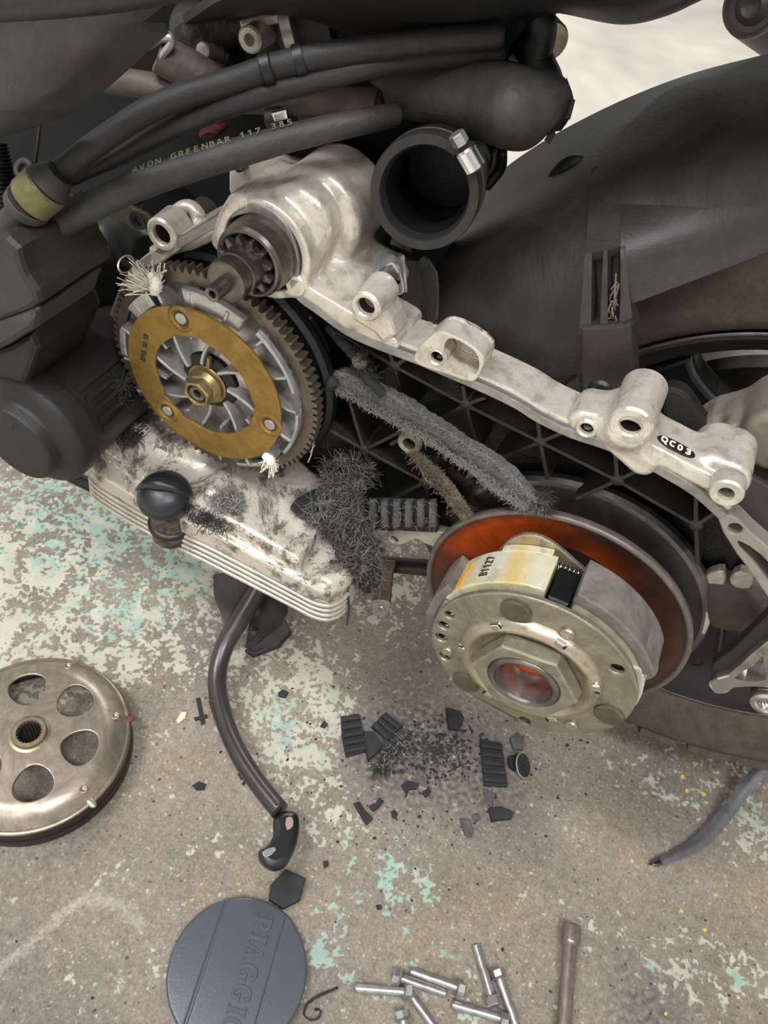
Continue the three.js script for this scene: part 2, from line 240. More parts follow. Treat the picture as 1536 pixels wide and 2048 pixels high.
{
  const nx = 2048, ny = 1742, d = new Uint8Array(nx * ny * 4), R = rngOf(11), bumpD = new Uint8Array(nx * ny * 4);
  const mixc = (a, b, t) => a + (b - a) * t;
  for (let j = 0; j < ny; j++) for (let i = 0; i < nx; i++) {
    const x = FX0 + (FX1 - FX0) * (i + .5) / nx, z = FZ1 + (FZ0 - FZ1) * (j + .5) / ny;
    const a = fbm(x * 9, z * 9, 1, 3), b = ns(x * 140, z * 140, 2), c2 = ns(x * 420, z * 420, 3), r = R();
    let cr = 130 + a * 40 + b * 14 + c2 * 16 + (r - .5) * 26, cg = 120 + a * 37 + b * 13 + c2 * 16 + (r - .5) * 26, cb = 106 + a * 31 + b * 11 + c2 * 16 + (r - .5) * 26, hgt = 110 + c2 * 50 + b * 25;
    const warm = sst(.05, .4, ns(x * 13, z * 13, 6)); cr += warm * 2; cb -= warm * 5;
    if (ns(x * 330, z * 330, 12) > .52) { cr += 42; cg += 40; cb += 34; hgt += 30; }        // pale aggregate showing through
    if (ns(x * 260, z * 260, 15) > .62) { cr -= 50; cg -= 50; cb -= 48; hgt -= 40; }
    let dirt = 0; for (const q of DUSTY) { const dd = ((x - q[0]) ** 2 + (z - q[1]) ** 2) / (q[2] * q[2]); if (dd < 2) dirt += q[3] * Math.exp(-dd * 1.6); }
    let s = -.52; for (const q of PAINT) { const dd = ((x - q[0]) ** 2 + (z - q[1]) ** 2) / (q[2] * q[2]); if (dd < 3) s += q[3] * .62 * Math.exp(-dd * 1.1); }
    s = Math.min(s, .03 + ns(x * 15, z * 15, 44) * .16);
    s += sst(-.3, -.62, z) * 1.6 + sst(-.57, -.7, x) * 1.6 + sst(.44, .6, x) * 1.6 + sst(.31, .41, z) * 1.6;
    const n = fbm(x * 22, z * 22, 8, 2) * .62 + fbm(x * 70, z * 70, 2, 3) * 1.05 + fbm(x * 230, z * 230, 4, 3) * 1.0 + .01;
    const m = sst(-.02, .04, s + n);
    if (m > 0) {
      let t = -.35; for (const q of TEAL) { const dd = ((x - q[0]) ** 2 + (z - q[1]) ** 2) / (q[2] * q[2]); if (dd < 3) t += q[3] * .8 * Math.exp(-dd); }
      const te = sst(-.1, .25, t + fbm(x * 90, z * 90, 14, 3) * 2.0 - Math.abs(s + n) * .9 - .3) * .8;
      const v = ns(x * 55, z * 55, 20) * 12 + (r - .5) * 12;
      cr = mixc(cr, mixc(184, 142, te) + v, m * .92); cg = mixc(cg, mixc(183, 175, te) + v, m * .92); cb = mixc(cb, mixc(161, 161, te) + v, m * .92); hgt = mixc(hgt, 190, m);
    } else if (s + n > -.09) { cr += 6; cg += 8; cb += 8; }
    dirt *= .55 + ns(x * 240, z * 240, 31) * .9; dirt = Math.min(.75, Math.max(0, dirt)); cr = mixc(cr, 62, dirt); cg = mixc(cg, 60, dirt); cb = mixc(cb, 60, dirt);
    const k = (j * nx + i) * 4; d[k] = cl(cr); d[k + 1] = cl(cg); d[k + 2] = cl(cb); d[k + 3] = 255; bumpD[k] = bumpD[k + 1] = bumpD[k + 2] = cl(hgt); bumpD[k + 3] = 255;
  }
  // a pale scuff trail across the bare concrete
  { const tr = new THREE.CatmullRomCurve3([[-30, 1950], [40, 1905], [110, 1840], [165, 1802], [225, 1806], [290, 1862]].map(p => G(p[0], p[1]))); for (let q = 0; q < 1100; q++) { const p = tr.getPoint(R()), w = .0035 * (R() + R() - 1) * 1.6, ci = (p.x + w - FX0) / (FX1 - FX0) * nx | 0, cj = (p.z + .0035 * (R() + R() - 1) * 1.6 - FZ1) / (FZ0 - FZ1) * ny | 0; for (let a = 0; a < 3; a++) for (let b = 0; b < 3; b++) { const k = ((cj + b) * nx + ci + a) * 4; for (let c3 = 0; c3 < 3; c3++) d[k + c3] = cl(d[k + c3] + (188 - c3 * 9 - d[k + c3]) * .1); } } }
  // small yellow paint drips
  for (const [px, py, rr] of [[1365, 1553, 3], [1374, 1582, 2.4], [1408, 1588, 3], [1364, 1822, 2.2], [1409, 1860, 2.2], [1332, 2028, 2], [1412, 1605, 2]]) { const w = G(px, py); const ci = (w.x - FX0) / (FX1 - FX0) * nx, cj = (w.z - FZ1) / (FZ0 - FZ1) * ny; for (let a = -6; a <= 6; a++) for (let b = -6; b <= 6; b++) if (a * a + b * b < rr * rr * (1 + ns(a * .7, b * .7, px) * 1.2)) { const k = ((cj + b | 0) * nx + (ci + a | 0)) * 4; d[k] = 226; d[k + 1] = 178; d[k + 2] = 50; } }
  const mk = (arr, srgb) => { const t = new THREE.DataTexture(arr, nx, ny, THREE.RGBAFormat); t.magFilter = THREE.LinearFilter; t.minFilter = THREE.LinearMipmapLinearFilter; t.generateMipmaps = true; if (srgb) t.colorSpace = THREE.SRGBColorSpace; t.needsUpdate = true; return t; };
  const fm = new THREE.MeshStandardMaterial({ map: mk(d, true), bumpMap: mk(bumpD), bumpScale: .0007, roughness: .72 });
  const fl = new THREE.Group(); fl.name = 'floor'; struct(fl); scene.add(fl); ORG.set(fl, V3(0, 0, 0));
  const near = new THREE.BoxGeometry(FX1 - FX0, .1, FZ1 - FZ0).translate((FX0 + FX1) / 2, -.05, (FZ0 + FZ1) / 2); near.userData.uvDone = true;
  // top face of the box carries the map
  { const p = near.attributes.position, uv = near.attributes.uv; for (let i = 0; i < p.count; i++) uv.setXY(i, (p.getX(i) - FX0) / (FX1 - FX0), (p.getZ(i) - FZ1) / (FZ0 - FZ1)); }
  const o1 = mesh('worn_concrete', near, fm); fl.add(o1);
  const RX0 = -3, RX1 = 2.6, RZ0 = -4.2, RZ1 = 2.8, H = 2.7;
  const bx = (x0, x1, y0, y1, z0, z1) => new THREE.BoxGeometry(x1 - x0, y1 - y0, z1 - z0).translate((x0 + x1) / 2, (y0 + y1) / 2, (z0 + z1) / 2);
  const farT = tex(512, (u, v, c) => { const a = tn(u, v, 1.2, 2) * 26 + tn(u, v, 5, 4) * 12; c[0] = cl(214 + a); c[1] = cl(208 + a); c[2] = cl(192 + a * .8); }, true);
  const o2 = mesh('painted_concrete', boxUV(merge([bx(RX0, FX0, -.1, 0, RZ0, RZ1), bx(FX1, RX1, -.1, 0, RZ0, RZ1), bx(FX0, FX1, -.1, 0, RZ0, FZ0), bx(FX0, FX1, -.1, 0, FZ1, RZ1)]), 2), new THREE.MeshStandardMaterial({ map: farT, roughness: .5 })); fl.add(o2);
  const wm = mat(0xcfcfcd, .85, 0), cm = mat(0xdededc, .9, 0);
  const W = (n, g) => { const o = struct(mesh(n, boxUV(g, 1), wm)); scene.add(o); };
  W('wall_left', bx(RX0 - .12, RX0, -.1, H, RZ0, RZ1)); W('wall_right', bx(RX1, RX1 + .12, -.1, H, RZ0, RZ1)); W('wall_back', bx(RX0 - .12, RX1 + .12, -.1, H, RZ0 - .12, RZ0)); W('wall_front', bx(RX0 - .12, RX1 + .12, -.1, H, RZ1, RZ1 + .12));
  const ce = struct(mesh('ceiling', boxUV(bx(RX0 - .12, RX1 + .12, H, H + .12, RZ0 - .12, RZ1 + .12), 1), cm)); scene.add(ce);
  const em = new THREE.MeshStandardMaterial({ color: 0xffffff, emissive: 0xfafbff, emissiveIntensity: 6, roughness: .5 });
  LAMPS.forEach(([x, z, ry, L, I], i) => {
    const t = thing('ceiling_lamp', 'white fluorescent lamp fixed to the garage ceiling', 'lamp', V3(x, H - .09, z), 'ceiling lamps');
    lpart('housing', bx(-L / 2, L / 2, .03, .09, -.12, .12), cm, t); lpart('diffuser', bx(-L / 2 + .01, L / 2 - .01, .005, .03, -.11, .11), em, t);
    const l = new THREE.RectAreaLight(0xf6f8ff, I, L - .02, .22); l.name = 'lamp_light'; l.position.set(0, -.004, 0); l.rotation.x = -PI / 2; t.add(l);
  });
}
// ---------- engine case (swing arm casting) ----------
const ZF = -.035, PIN = V3(-.162, .426, 0), CRK = V3(-.1868, .3423, 0), CLU = V3(.0301, .2665, 0), WHL = V3(.122, .281, 0);
const CASE = thing('engine_case', 'silver cast aluminium engine case with black ribbed web between the two pulleys', 'engine case', V3(-.08, .25, -.05));
const flangePx = [[232, 640], [252, 590], [275, 552], [305, 528], [345, 505], [400, 475], [440, 452], [458, 440], [482, 430], [510, 428], [538, 440], [560, 462], [574, 492], [580, 525], [578, 560], [583, 585], [600, 606], [630, 627], [689, 670], [747, 697], [829, 728], [892, 755], [950, 780], [1029, 818], [1070, 844], [1140, 877], [1209, 900], [1279, 931], [1331, 959], [1387, 994], [1438, 1040]];
const fl2 = smoothOpen(cvt(flangePx, ZF), 3);
function bandPoly(line, w0, w1) { const L = line.length, o0 = [], o1 = []; for (let i = 0; i < L; i++) { const a = line[Math.max(0, i - 1)], b = line[Math.min(L - 1, i + 1)]; const t = V2(b.x - a.x, b.y - a.y).normalize(), n = V2(-t.y, t.x); o0.push(V2(line[i].x + n.x * w0, line[i].y + n.y * w0)); o1.push(V2(line[i].x + n.x * w1, line[i].y + n.y * w1)); } return [...o0, ...o1.reverse()]; }
part('flange', extr(bandPoly(fl2, 0, .0046), .006, .0005).translate(0, 0, ZF - .006), M.machined, CASE, 'machined mating face');
// cast outer wall behind the mating face: lies back in depth, with a fillet towards the web
{
  const i0 = fl2.findIndex(p => p.x > -.146 && p.y < .42 && p.y > .38), right = fl2.slice(i0);
  part('outer_wall', extr(bandPoly(right, .0003, .0058), .024, .0012).translate(0, 0, ZF - .0275), M.cast, CASE);
  const left = fl2.slice(0, fl2.findIndex(p => p.x > -.1885));
  part('outer_wall', extr(bandPoly(left, .0003, .0052), .03, .0012).translate(0, 0, ZF - .0335), M.cast, CASE);
}
// starter housing
{
  const d0 = E(583, 590, ZF), d1 = E(690, 655, ZF), d2 = E(775, 702, ZF), r0 = E(330, 503, ZF), r1 = E(470, 420, ZF), b2 = { x: -.1515, y: .4385 }, b3 = { x: -.1495, y: .436 };
  const f = (x, y, z) => {
    let d = cylZ(x, y, z, PIN, .0243, -.075, ZF - .0005, .0012);
    d = smin(d, cylZ(x, y, z, b2, .0172, -.085, -.0445, .006), .004);
    d = smin(d, cylZ(x, y, z, b3, .0235, -.094, -.058, .005), .003);
    const deck = (a, b, w, zb) => ext(segD2(x, y, a, b) - w, z - (ZF - .0006 + zb) / 2, (ZF - .0006 - zb) / 2, .0015);
    d = smin(d, deck({ x: d0.x, y: d0.y + .004 }, { x: d1.x, y: d1.y + .004 }, .0048, -.078), .004);
    d = smin(d, deck({ x: d1.x, y: d1.y + .004 }, { x: d2.x, y: d2.y + .003 }, .0046, -.066), .003);
    d = smin(d, deck({ x: r0.x + .03, y: r0.y + .016 }, { x: r1.x, y: r1.y + .003 }, .004, -.08), .006);
    d = smin(d, capsD(x, y, z, { x: -.138, y: .412, z: -.05 }, { x: -.118, y: .414, z: -.075 }, .008, .006), .006);   // raised rib on the deck
    d = smin(d, capsD(x, y, z, { x: -.139, y: .424, z: -.07 }, { x: -.112, y: .41, z: -.088 }, .007, .006), .006);
    return smax(d, -cylZ(x, y, z, PIN, .0197, -.07, .02, .0005), .0012);
  };
  part('starter_housing', nets(f, [-.222, .385, -.097], [-.082, .47, ZF + .001], .00095), M.cast, CASE);
  part('bore_liner', hardLathe([[.0001, -.071], [.0192, -.0705], [.0196, ZF - .004]], 48).translate(PIN.x, PIN.y, 0), M.black, CASE);
  part('back_plate', slab([[458, 330], [560, 312], [640, 345], [700, 400], [718, 505], [690, 560], [600, 560], [480, 440]], -.088, .004, { b: .001, smooth: 2 }), M.cast, CASE);
  const pin = E(478, 335, -.083); part('dowel', latheZ([[0, .003], [.0022, .0022], [.0026, 0], [.0026, -.004]], 20).translate(pin.x, pin.y, -.084), M.steel, CASE);
}
function boss(px, py, zf, r, rh, len, m = M.cast, rim = 1.0, name = 'boss') {
  const c = E(px, py, zf); const g = hardLathe([[r * 1.08, -len], [r, -.0012], [r - .001, 0], [rh + .0007, 0], [rh, -.0008], [rh, -.003]], 36).translate(c.x, c.y, zf);
  const o = part(name, g, m, CASE); part('bore', hardLathe([[rh + .0002, -.0028], [rh - .0001, -len * .8], [0, -len * .8]], 30).translate(c.x, c.y, zf), M.dirtyBore, o, 'dark threaded bore'); return o;
}
boss(321, 471, ZF + .001, .0085, .0050, .014); boss(590, 573, ZF + .0004, .0058, .0026, .012);
boss(730, 615, -.026, .0072, .0042, .019); boss(872, 717, ZF + .0011, .0048, .003, .012); boss(1172, 860, ZF + .0008, .0052, .003, .014); boss(1260, 853, -.0318, .0094, .0047, .03, M.cast);
// lug joining the left boss to the flange, and the arched lug behind it
part('lug', slab([[297, 496], [322, 504], [350, 486], [362, 498], [318, 532], [292, 540], [298, 516]], ZF, .012, { b: .0012 }), M.cast, CASE);
{ const c = E(352, 455, -.055); part('lug_bush', rod(V3(c.x + .004, c.y + .001, -.05), V3(c.x + .004, c.y + .001, -.078), .0078, 28), M.plastic, CASE, 'dark rubber bush'); part('lug_arch', pxTube([[330, 470, -.046, .0036], [346, 436, -.05, .004], [372, 416, -.054, .0042], [392, 424, -.054, .004], [402, 452, -.05, .0036], [425, 452, -.046, .003]], 36, 14), M.cast, CASE); }
part('lug', pxTube([[300, 520, -.04, .004], [322, 530, -.042, .0045], [352, 500, -.045, .0045], [420, 462, -.045, .0045], [470, 430, -.045, .003]], 40, 12), M.cast, CASE);
// pocket lug with its hole
{
  const o = cvt([[827, 722], [862, 672], [884, 664], [944, 692], [967, 716], [962, 742], [946, 764], [900, 752]], ZF + .0008), h = cvt([[884, 712], [892, 676], [908, 674], [948, 696], [962, 722], [954, 752], [926, 742], [900, 730]], ZF + .0008);
  const hb = E(872, 717, ZF + .0008); part('pocket_lug', extr(smoothClosed(o, 4), .012, .0008, [smoothClosed(h, 3), circ(hb.x, hb.y, .0036, 24)]).translate(0, 0, ZF + .0008 - .012), M.cast, CASE);
  part('pocket_floor', extr(smoothClosed(o, 3), .003, .0008).translate(0, 0, ZF - .0145), M.castDirt, CASE);
}
// web of the boss at the clip, boss blocks on the rear upper wall
part('boss_web', slab([[702, 640], [716, 596], [748, 588], [780, 640], [790, 672], [766, 690], [748, 668]], ZF + .001, .016, { b: .002 }), M.cast, CASE);
{
  const A = E(1260, 853, -.036), B = E(1418, 958, -.04), B2 = E(1448, 968, -.04), c0 = E(1200, 880, ZF), c1 = E(1300, 918, ZF), e0 = E(1160, 855, ZF), q0 = E(1330, 940, ZF), q1 = E(1400, 985, ZF), e1 = E(1172, 860, ZF);
  const f = (x, y, z) => {
    let d = cylZ(x, y, z, A, .0096, -.062, -.0325, .002);
    d = smin(d, ext(segD2(x, y, { x: A.x - .002, y: A.y - .01 }, { x: A.x + .012, y: A.y - .016 }) - .007, z + .047, .0125, .003), .006);
    d = smin(d, ext(segD2(x, y, e0, { x: e0.x + .01, y: e0.y + .003 }) - .0065, z + .048, .011, .003), .006);
    d = smin(d, ext(segD2(x, y, B, B2) - .0105, z + .056, .015, .004), .004);
    d = smin(d, ext(segD2(x, y, { x: c0.x, y: c0.y + .005 }, { x: q1.x, y: q1.y + .005 }) - .0045, z + .049, .0125, .002), .004);
    d = smax(d, -cylZ(x, y, z, e1, .004, -.05, 0, .0003), .0008); return smax(d, -cylZ(x, y, z, A, .0052, -.06, 0, .0003), .001);
  };
  part('boss_block', nets(f, [-.02, .372, -.078], [.112, .44, -.03], .001), M.cast, CASE);
}
// oval plaque with raised casting letters on the upper wall
{
  const a0 = E(1200, 880, ZF), a1 = E(1400, 985, ZF); let best = 1e9, c; const T = V3(a1.x - a0.x, a1.y - a0.y, 0).normalize(), N = V3(-T.y, T.x, 0);
  for (let i = 0; i <= 120; i++) for (let k = 0; k <= 40; k++) { const p = V3(a0.x + (a1.x - a0.x) * i / 120, a0.y + .005 + (a1.y - a0.y) * i / 120, -.037 - k * .0006).addScaledVector(N, .0045); const d = p.clone().sub(CAM), f = d.dot(FWD), e = Math.hypot(CX + FPX * d.dot(RIGHT) / f - 1352, CY - FPX * d.dot(UP) / f - 895); if (e < best) { best = e; c = p; } }
  const Mx = frameM(c, T, N);
  const oval = []; for (let i = 0; i < 40; i++) { const a = i / 40 * 2 * PI; oval.push(V2(.0092 * Math.sign(Math.cos(a)) * Math.abs(Math.cos(a)) ** .75, .0034 * Math.sin(a))); }
  const pl = part('casting_plaque', extr(oval, .004, .0004).translate(0, 0, -.0033).applyMatrix4(Mx), M.steelD, CASE, 'dark oval plaque');
  const gs = []; 'QC03'.split('').forEach((ch, i) => gs.push(glyph(ch, .0036, .0006).translate(-.0078 + i * .0040, -.0018, .0005).applyMatrix4(Mx)));
  part('lettering', merge(gs), M.bright, pl);
}
// black web and its ribs
part('web', slab([[560, 640], [640, 610], [760, 690], [900, 750], [1100, 840], [1300, 930], [1440, 1030], [1500, 1140], [1530, 1300], [1380, 1330], [1100, 1280], [940, 1100], [880, 1085], [720, 1050], [600, 960], [560, 800]], -.072, .006, { b: .001 }), M.web, CASE);
{
  const N = { a: [787, 733], b: [931, 811], c: [1080, 885], d: [1234, 962], e: [1391, 1052], m: [727, 901], p: [849, 965] };
  const ZR = -.052, Q = p => { const v = E(p[0], p[1], ZR); return v; };
  const L = [[[672, 668], N.a], [N.a, N.b], [N.b, N.c], [N.c, N.d], [N.d, N.e], [[640, 850], N.m], [N.m, N.p], [N.p, [985, 1040]],
    [N.a, [776, 700]], [N.a, [832, 708]], [N.a, [700, 780]], [N.a, [812, 835]], [N.b, [925, 772]], [N.b, [970, 796]], [N.b, [780, 890]], [N.b, [955, 905]], [N.c, [1075, 845]], [N.c, [1140, 860]], [N.c, [985, 925]], [N.c, [1094, 960]], [N.d, [1230, 905]], [N.d, [1302, 930]], [N.d, [1150, 1000]], [N.e, [1392, 980]], [N.e, [1450, 1015]], [N.e, [1395, 1130]], [N.m, [697, 800]], [N.m, [806, 862]], [N.m, [640, 948]], [N.m, [748, 962]], [N.p, [905, 936]], [N.p, [780, 1003]], [N.p, [872, 1055]]];
  for (const [a, b] of L) { const A = Q(a), B = Q(b), d = B.clone().sub(A), len = d.length(), ang = Math.atan2(d.y, d.x); part('rib', extr([V2(0, -.0011), V2(len, -.0011), V2(len, .0011), V2(0, .0011)], .02, .0005).rotateZ(ang).translate(A.x, A.y, ZR - .02), M.rib, CASE); }
  for (const k of Object.keys(N)) { const A = Q(N[k]); part('rib_node', latheZ([[0, .0004], [.0028, .0002], [.0036, -.0008], [.004, -.02]], 18).translate(A.x, A.y, ZR), M.rib, CASE); }
}
// sump under the drive pulley: cast body, fins, step
{
  const pz = (l, y) => l.map(p => { const v = G(p[0], p[1], y); return V2(v.x, v.z); });
  const lip = pz([[172, 905], [186, 880], [235, 845], [560, 930], [720, 1075], [712, 1140], [690, 1172], [660, 1183], [630, 1177], [591, 1157], [424, 1068], [281, 1000], [190, 945], [174, 928]], .25);
  const plat = pz([[192, 835], [205, 800], [240, 770], [330, 790], [600, 930], [690, 1010], [655, 1050], [634, 1068], [600, 1121], [590, 1118], [452, 1038], [285, 950], [206, 893], [190, 862]], .262);
  const f = (x, y, z) => {
    let d = ext(polyD(x, z, lip), y - .243, .0075, .0025);
    let top = .262 + sst(-.01, -.06, z) * .006 + sst(-.27, -.3, x) * .0;
    d = smin(d, ext(polyD(x, z, plat), y - (.235 + top) / 2, (top - .235) / 2, .004), .004);
    const q = G(425, 985, .264), q2 = G(462, 940, .264), q3 = G(400, 900, .268), q4 = G(240, 860, .262), q5 = G(215, 815, .27), q6 = G(680, 1150, .25), q7 = G(655, 1165, .25);
    d = smin(d, capsD(x, y, z, q, q2, .0055), .008); d = smin(d, capsD(x, y, z, q3, q4, .006), .012); d = smin(d, capsD(x, y, z, q5, q4, .009, .006), .008); d = smin(d, capsD(x, y, z, q6, q7, .0075), .005);
    return d;
  };
  part('sump', nets(f, [-.31, .228, -.075], [-.06, .285, .022], .00125), M.castDirt, CASE, 'dusty pale lower casting');
  const finPoly = (g) => { const c = lip.reduce((a, p) => a.add(p), V2(0, 0)).divideScalar(lip.length); return smoothClosed(lip.map(p => { const d = p.clone().sub(c); return c.clone().addScaledVector(d, 1 + g / d.length()); }), 4).map(p => V2(p.x, -p.y)); };
  for (let k = 0; k < 4; k++) part('fin', extr(finPoly(.0008 + k * .0004), .0026, .0007).rotateX(-PI / 2).translate(0, .2330 - k * .0047 - .0, 0), M.cast, CASE);
  part('fin_core', extr(finPoly(-.004), .022, .001).rotateX(-PI / 2).translate(0, .217, 0), M.black, CASE);
  for (const [px, py] of [[233, 762], [500, 950]]) { const c = E(px, py, -.045); part('stud', latheZ([[0, .006], [.0035, .006], [.004, .005], [.004, -.01]], 20).translate(c.x, c.y, -.045), M.chrome, CASE); }
}
// silver tab of the case below the web, rear gear cover with radial fins, rear arm plate with slots
{
  const h = E(787, 1079, -.05); part('lower_tab', extr(smoothClosed(cvt([[770, 1076], [778, 1064], [860, 1060], [900, 1072], [896, 1100], [856, 1090], [832, 1078], [808, 1088], [784, 1090]], -.05), 3), .006, .0006, [circ(h.x, h.y, .0028, 20)]).translate(0, 0, -.056), M.cast, CASE);
  const c = E(1452, 1205, -.068); part('gear_cover', latheZ([[0, .008], [.010, .0075], [.018, .005], [.0215, 0], [.023, -.006], [.03, -.008]], 48).scale(1.1, .9, 1).translate(c.x, c.y, -.068), mat(0x6e645b, .6, .2, { map: dustMap }), CASE);
  for (let i = 0; i < 9; i++) { const a = rad(-165 + i * 24), g = extr([V2(.02, -.0008), V2(.06, -.0008), V2(.06, .0008), V2(.02, .0008)], .012, .0003).rotateZ(a).translate(c.x, c.y, -.078); part('cover_fin', g, M.rib, CASE); }
  part('cover_patch', slab([[1405, 1160], [1420, 1146], [1448, 1142], [1446, 1175], [1412, 1178]], -.064, .006, { b: .001, smooth: 2 }), M.cast, CASE); part('cover_patch', slab([[1458, 1160], [1480, 1142], [1505, 1158], [1498, 1178], [1470, 1176]], -.064, .006, { b: .001, smooth: 2 }), M.cast, CASE);
  part('cover_patch', slab([[1386, 1240], [1396, 1214], [1416, 1222], [1410, 1270], [1392, 1262]], -.06, .006, { b: .001, smooth: 2 }), M.cast, CASE);
  const o = cvt([[1436, 1040], [1452, 1030], [1474, 1036], [1498, 1062], [1540, 1098], [1580, 1130], [1590, 1250], [1560, 1226], [1536, 1196], [1500, 1144], [1471, 1106], [1446, 1066]], -.036), hole = cvt([[1470, 1082], [1482, 1080], [1545, 1128], [1560, 1190], [1540, 1170], [1508, 1130]], -.036), c2 = E(1470, 1058, -.036);
  part('arm_plate', extr(o, .012, .0008, [smoothClosed(hole, 3), circ(c2.x, c2.y, .003, 20)]).translate(0, 0, -.048), mat(0xa8a29a, .48, .45, { map: castMap }), CASE);
  part('plate_backing', slab([[1455, 1070], [1480, 1072], [1590, 1130], [1590, 1235], [1540, 1180], [1490, 1120]], -.05, .003, { b: .0006 }), M.steel, CASE);
}
// spacer collar on the rear boss
{
  const c = E(1452, 988, -.024), t = thing('spacer_collar', 'short bright steel collar standing on the rear boss of the engine case', 'collar', V3(c.x, c.y, -.024));
  lpart('collar', hardLathe([[.0032, -.006], [.0034, 0], [.0062, .0003], [.007, -.0008], [.0072, -.0085]], 40), mat(0xd6d2c6, .42, .4, { map: castMap }), t); lpart('bore', latheZ([[0, -.005], [.0033, -.005], [.0034, -.001]], 24), M.steelD, t, 'dark bore');
}
// ---------- drive pulley (crank side) ----------
{
  const t = thing('drive_pulley', 'drive pulley with gold ring plate, silver fan blades and toothed ring gear on the crankshaft', 'pulley', V3(CRK.x, CRK.y, 0));
  // ring gear
  const nT = 86, rt = .0640, rb = .0612, o = []; for (let i = 0; i < nT; i++) { const a = i / nT * 2 * PI, s = 2 * PI / nT; o.push(V2(rb * Math.cos(a), rb * Math.sin(a)), V2(rb * Math.cos(a + s * .28), rb * Math.sin(a + s * .28)), V2(rt * Math.cos(a + s * .46), rt * Math.sin(a + s * .46)), V2(rt * Math.cos(a + s * .7), rt * Math.sin(a + s * .7))); }
  lpart('ring_gear', extr(o, .0075, .0004, [circ(0, 0, .0556, 90)]).translate(0, 0, -.0365), M.gear, t, 'brown steel toothed ring');
  // silver drive face with its fan
  const face = lpart('drive_face', latheZ([[.004, -.0265], [.012, -.0272], [.02, -.0305], [.034, -.0338], [.05, -.0352], [.0535, -.034], [.0546, -.0315], [.0556, -.0315], [.0558, -.04], [.050, -.045]], 72), M.fan, t, 'silver fan dish');
  const nB = 16, blade = (() => { const c = []; for (let i = 0; i <= 14; i++) { const u = i / 14, r = .013 + u * .0415, a = u * u * .5 - u * .95; c.push(V2(r * Math.cos(a), r * Math.sin(a))); } const p = bandPoly(c, -.001, .001); return boxUV(extr(p, .0128, .0006).translate(0, 0, -.0352)); })();
  const bladeS = (() => { const c = []; for (let i = 0; i <= 10; i++) { const u = .35 + .65 * i / 10, r = .013 + u * .0415, a = u * u * .5 - u * .95; c.push(V2(r * Math.cos(a), r * Math.sin(a))); } return boxUV(extr(bandPoly(c, -.0009, .0009), .0122, .0006).translate(0, 0, -.0352)); })();
  for (let i = 0; i < nB; i++) { const b = mesh('fan_blade', i % 2 ? bladeS : blade, M.fan); b.rotation.z = i / nB * 2 * PI + .2; face.add(b); }
  // broken fan rim pieces and rivet ears round the dish
  for (const [a0, a1, w, m] of [[20, 58, .0022, M.fan], [-28, 6, .0022, M.fan], [66, 104, .009, M.fan], [128, 150, .012, M.alu], [-70, -44, .0026, M.fan], [168, 186, .004, M.fan]]) {
    const c = []; for (let i = 0; i <= 12; i++) { const a = rad(a0 + (a1 - a0) * i / 12); c.push(V2(Math.cos(a) * (.0558 - w / 2), Math.sin(a) * (.0558 - w / 2))); }
    lpart('fan_rim', extr(bandPoly(c, -w / 2, w / 2), .0042, .0008).translate(0, 0, -.0275), m, t);
  }
  // gold ring plate
  const inner = []; for (let i = 0; i < 180; i++) { const a = i / 180 * 2 * PI; let r = .0303; for (const s of [107, -130, -8]) { let d = Math.abs(a * 180 / PI - s); d = Math.min(d, Math.abs(d - 360)); r -= -.0006 * Math.exp(-((d / 9) ** 4)) ; r += .0016 * Math.exp(-(((d - 14) / 4) ** 2)); } inner.push(V2(r * Math.cos(a), r * Math.sin(a))); }
  const SCR = [[107, .0408], [-130, .0388], [-7.5, .0412]].map(([a, r]) => V2(r * Math.cos(rad(a)), r * Math.sin(rad(a))));
  const gp = lpart('ring_plate', extr(circ(0, 0, .0476, 120), .0016, .0003, [inner, ...SCR.map(s => circ(s.x, s.y, .0044, 28))]).translate(0, 0, -.0216), M.gold, t, 'gold zinc plated ring');
  for (const s of SCR) {
    lpart('screw_dimple', latheZ([[.0076, -.0001], [.0068, .0005], [.0058, .0007], [.005, .0003], [.0042, -.0010], [.0036, -.0022], [.0001, -.0024]], 40).translate(s.x, s.y, -.02), M.gold, gp);
    const cross = []; const L = .0019, w = .00042; for (const [x, y] of [[L, w], [w, w], [w, L], [-w, L], [-w, w], [-L, w], [-L, -w], [-w, -w], [-w, -L], [w, -L], [w, -w], [L, -w]].reverse()) { const a = .5; cross.push(V2(x * Math.cos(a) - y * Math.sin(a), x * Math.sin(a) + y * Math.cos(a))); }
    lpart('screw', extr(circ(0, 0, .0033, 32), .0018, .0006, [cross]).translate(s.x, s.y, -.0216), M.zinc, gp, 'cross head screw'); lpart('screw_recess', latheZ([[0, .0004], [.0026, .0004], [.0026, 0]], 16).translate(s.x, s.y, -.0217), M.steelD, gp);
  }
  const gc = V3(CRK.x, CRK.y, 0), a = E(290, 726, -.02).sub(gc), b = E(296.5, 675, -.02).sub(gc), T = b.clone().sub(a).normalize(), gs = []; '2018.10.18'.split('').forEach((ch, i) => { const o = a.clone().addScaledVector(T, a.distanceTo(b) * i / 9.4); gs.push(glyph(ch, .0030, .00015).applyMatrix4(frameM(V3(o.x, o.y, -.01998), T, V3(0, 0, 1)))); });
  lpart('date_stamp', merge(gs), M.ink, gp, 'dark stamped date');
  // nut, washer, black hub
  lpart('hub', hardLathe([[.005, -.0242], [.0125, -.0246], [.0165, -.0268], [.0172, -.031]], 40), M.black, t, 'black hub washer');
  lpart('washer', ring(.004, .0118, -.0245, -.0232), M.zincY, t); lpart('nut_flange', hardLathe([[.004, -.0165], [.0085, -.0185], [.0104, -.0212], [.0106, -.0228], [.0104, -.0234]], 40), M.zincY, t, 'yellow and copper tinted flange');
